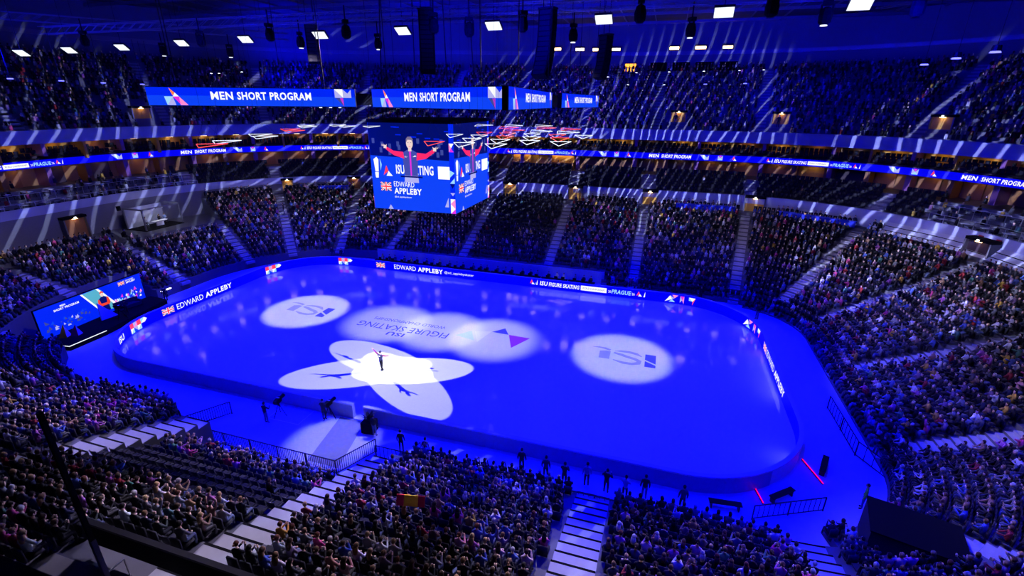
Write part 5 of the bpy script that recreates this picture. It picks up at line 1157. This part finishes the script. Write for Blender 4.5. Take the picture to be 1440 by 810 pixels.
for k, y in enumerate((7.6, 9.6, 10.4)): o = link('presenter', bodies[(0, 1, 3)[k]]); o.location = (-48.9, y, 5.2); o.rotation_euler = (0, 0, -pi/2); o.color = ((.4, .4, .5, 1), dk+(1,), (.2, .3, .5, 1))[k]; T(o, 'presenter seated at the studio desk, %s from the left' % ('first', 'second', 'third')[k], 'person', 'studio presenters'); link('hair', hairs[k % 3], o).color = (.05, .03, .02, 1)
MB().box(-2.2, -1.9, -3.3, -2.9, 2.7, 3.3, 'black').build('light_box', e)
# glass-and-steel railed balconies over both end walls, with tables and stools
def rail_run(pts, z, h, label, nm='balcony_railing'):
    P_ = Path(pts, closed=False); e = empty(nm, (*pts[0], z), 0, label, 'railing'); O = Vector((*pts[0], z)); pm2 = MB().box(-.025, .025, -.025, .025, 0, h, 'bright_steel').data('post'); n_ = int(P_.len/1.5); r = MB(); r2_ = MB()
    Q = [Vector((*P_.at(min(P_.len-1e-4, P_.len*k/n_)), z))-O for k in range(n_+1)]
    for k, q in enumerate(Q):
        o = link('post', pm2, e); o.location = q
        if k: r.beam(Q[k-1]+Vector((0, 0, h)), q+Vector((0, 0, h)), .05, .05, 'bright_steel'); r2_.beam(Q[k-1]+Vector((0, 0, .08)), q+Vector((0, 0, .08)), .03, .03, 'bright_steel'); g = MB().poly([Q[k-1]+Vector((0, 0, .12)), q+Vector((0, 0, .12)), q+Vector((0, 0, h-.06)), Q[k-1]+Vector((0, 0, h-.06))], 'glass'); g.build('glass_pane', e)
    r.build('rail', e); r2_.build('bottom_rail', e)
def ring_pts(d, test): return [tuple(p) for p, s_ in zip(UP(d), bs) if test(s_)]
Rt = lambda s_: s_[2] > .78 and s_[1] > -8; Lt = lambda s_: s_[2] < -.9 and s_[1] > -9
rail_run(ring_pts(16.6, Rt), 9.3, 1.3, 'steel and glass railing on top of the right end wall'); rail_run(ring_pts(18.75, Rt), 10.1, 1.3, 'second steel railing above the right end wall')
rail_run(ring_pts(16.6, Lt), 9.3, 1.0, 'steel and glass railing on top of the left end wall'); rail_run(ring_pts(18.75, Lt), 10.1, 1.0, 'second steel railing above the left end wall')
tb = MB().box(-.4, .4, -.3, .3, .72, .76, 'white_paint').data('table_top'); tbl = MB().tube((0, 0, 0), (0, 0, .72), .04, 'black_steel', 6).data('pedestal'); stl = MB().lathe((0, 0, .42), [(.18, 0), (.18, .06)], 'black', 8).data('seat'); stp = MB().tube((0, 0, 0), (0, 0, .42), .03, 'black_steel', 5).data('pedestal')
for side, tst in (('right', Rt), ('left', Lt)):
    for lv, (d, z) in enumerate(((17.3, 9.3), (19.75, 10.5))):
        P_ = Path(ring_pts(d, tst), closed=False); n_ = int(P_.len/2.2)
        for k in range(n_):
            q = P_.at(1+k*2.2)
            if not vis(q[0], q[1], z, 10): continue
            lb = 'small bar table on the %s terrace of the %s end balcony' % (('front', 'upper')[lv], side)
            e = empty('bar_table', (q[0], q[1], z), 0, lb, 'table', lb); link('table_top', tb, e); link('pedestal', tbl, e)
            for s in (-.7, .7):
                nn2 = P_.nrm(1+k*2.2); t_ = (-nn2[1], nn2[0]); lb = 'black stool on the %s terrace of the %s end balcony' % (('front', 'upper')[lv], side); g = empty('stool', (q[0]+t_[0]*s, q[1]+t_[1]*s, z), 0, lb, 'stool', lb); link('seat', stl, g); link('pedestal', stp, g)
# ------------------------------------------------------------------ near railing, handrails, flag, parapet and glass in front of the camera
e = empty('barrier_rail', (1.4, -32.35, 7.2), 0, 'dark solid barrier rail across the top of the near stairs', 'railing'); MB().box(0, 8.6, -.05, .05, 0, .95, 'black').build('panel', e); MB().box(-.05, 8.65, -.09, .09, .95, 1.05, 'black_steel').build('top_rail', e)
for x, lb in ((4.0, 'left'), (6.3, 'right')):
    e = empty('handrail', (x, -33.0, 7.2), 0, 'bent steel handrail beside the top landing of the near stairs, %s one' % lb, 'handrail'); MB().tube((0, 0, .9), (0, -2.2, .95), .03, 'bright_steel').build('rail', e)
    for yy in (0, -1.1, -2.2): MB().tube((0, yy, 0), (0, yy, .92), .022, 'bright_steel').build('post', e)
e = empty('draped_flag', (10.3, -26.2, 5.0), .2, 'red and yellow striped flag held up in the near stand', 'flag')
for k, mm in enumerate(('flag_red', 'flag_yellow', 'flag_red')):
    x0, x1 = (-.62, -.3, .32)[k], (-.3, .32, .62)[k]; MB().mesh([(x0, .0, .62), (x1, .0, .62), (x1, .18, 1.05), (x0, .18, 1.05), (x0, .03, .62), (x1, .03, .62), (x1, .21, 1.05), (x0, .21, 1.05)], [(0, 1, 2, 3), (7, 6, 5, 4), (0, 3, 7, 4), (1, 5, 6, 2), (3, 2, 6, 7), (0, 4, 5, 1)], mm).build('stripe', e)
MB().box(10, 30, -40.9, -39.45, 18.0, 20.42, 'drape').build('trim_4', kind='structure', label='dark parapet directly below the viewpoint')
e = empty('glass_balustrade', (17.52, -39.4, 20.3), 0, 'glass balustrade with a dark steel post at the lower left', 'railing')
MB().box(-.005, .005, -.006, .006, 0, .45, 'black_steel').build('post', e); MB().box(-.0055, .0055, -.0065, .0065, .1, .26, 'steel').build('clamp', e); MB().box(-1.6, -.012, -.004, .004, .14, .70, 'glass').build('glass_pane', e); MB().box(-.005, .005, -.006, .006, .45, .70, 'black_steel').build('post_top', e)
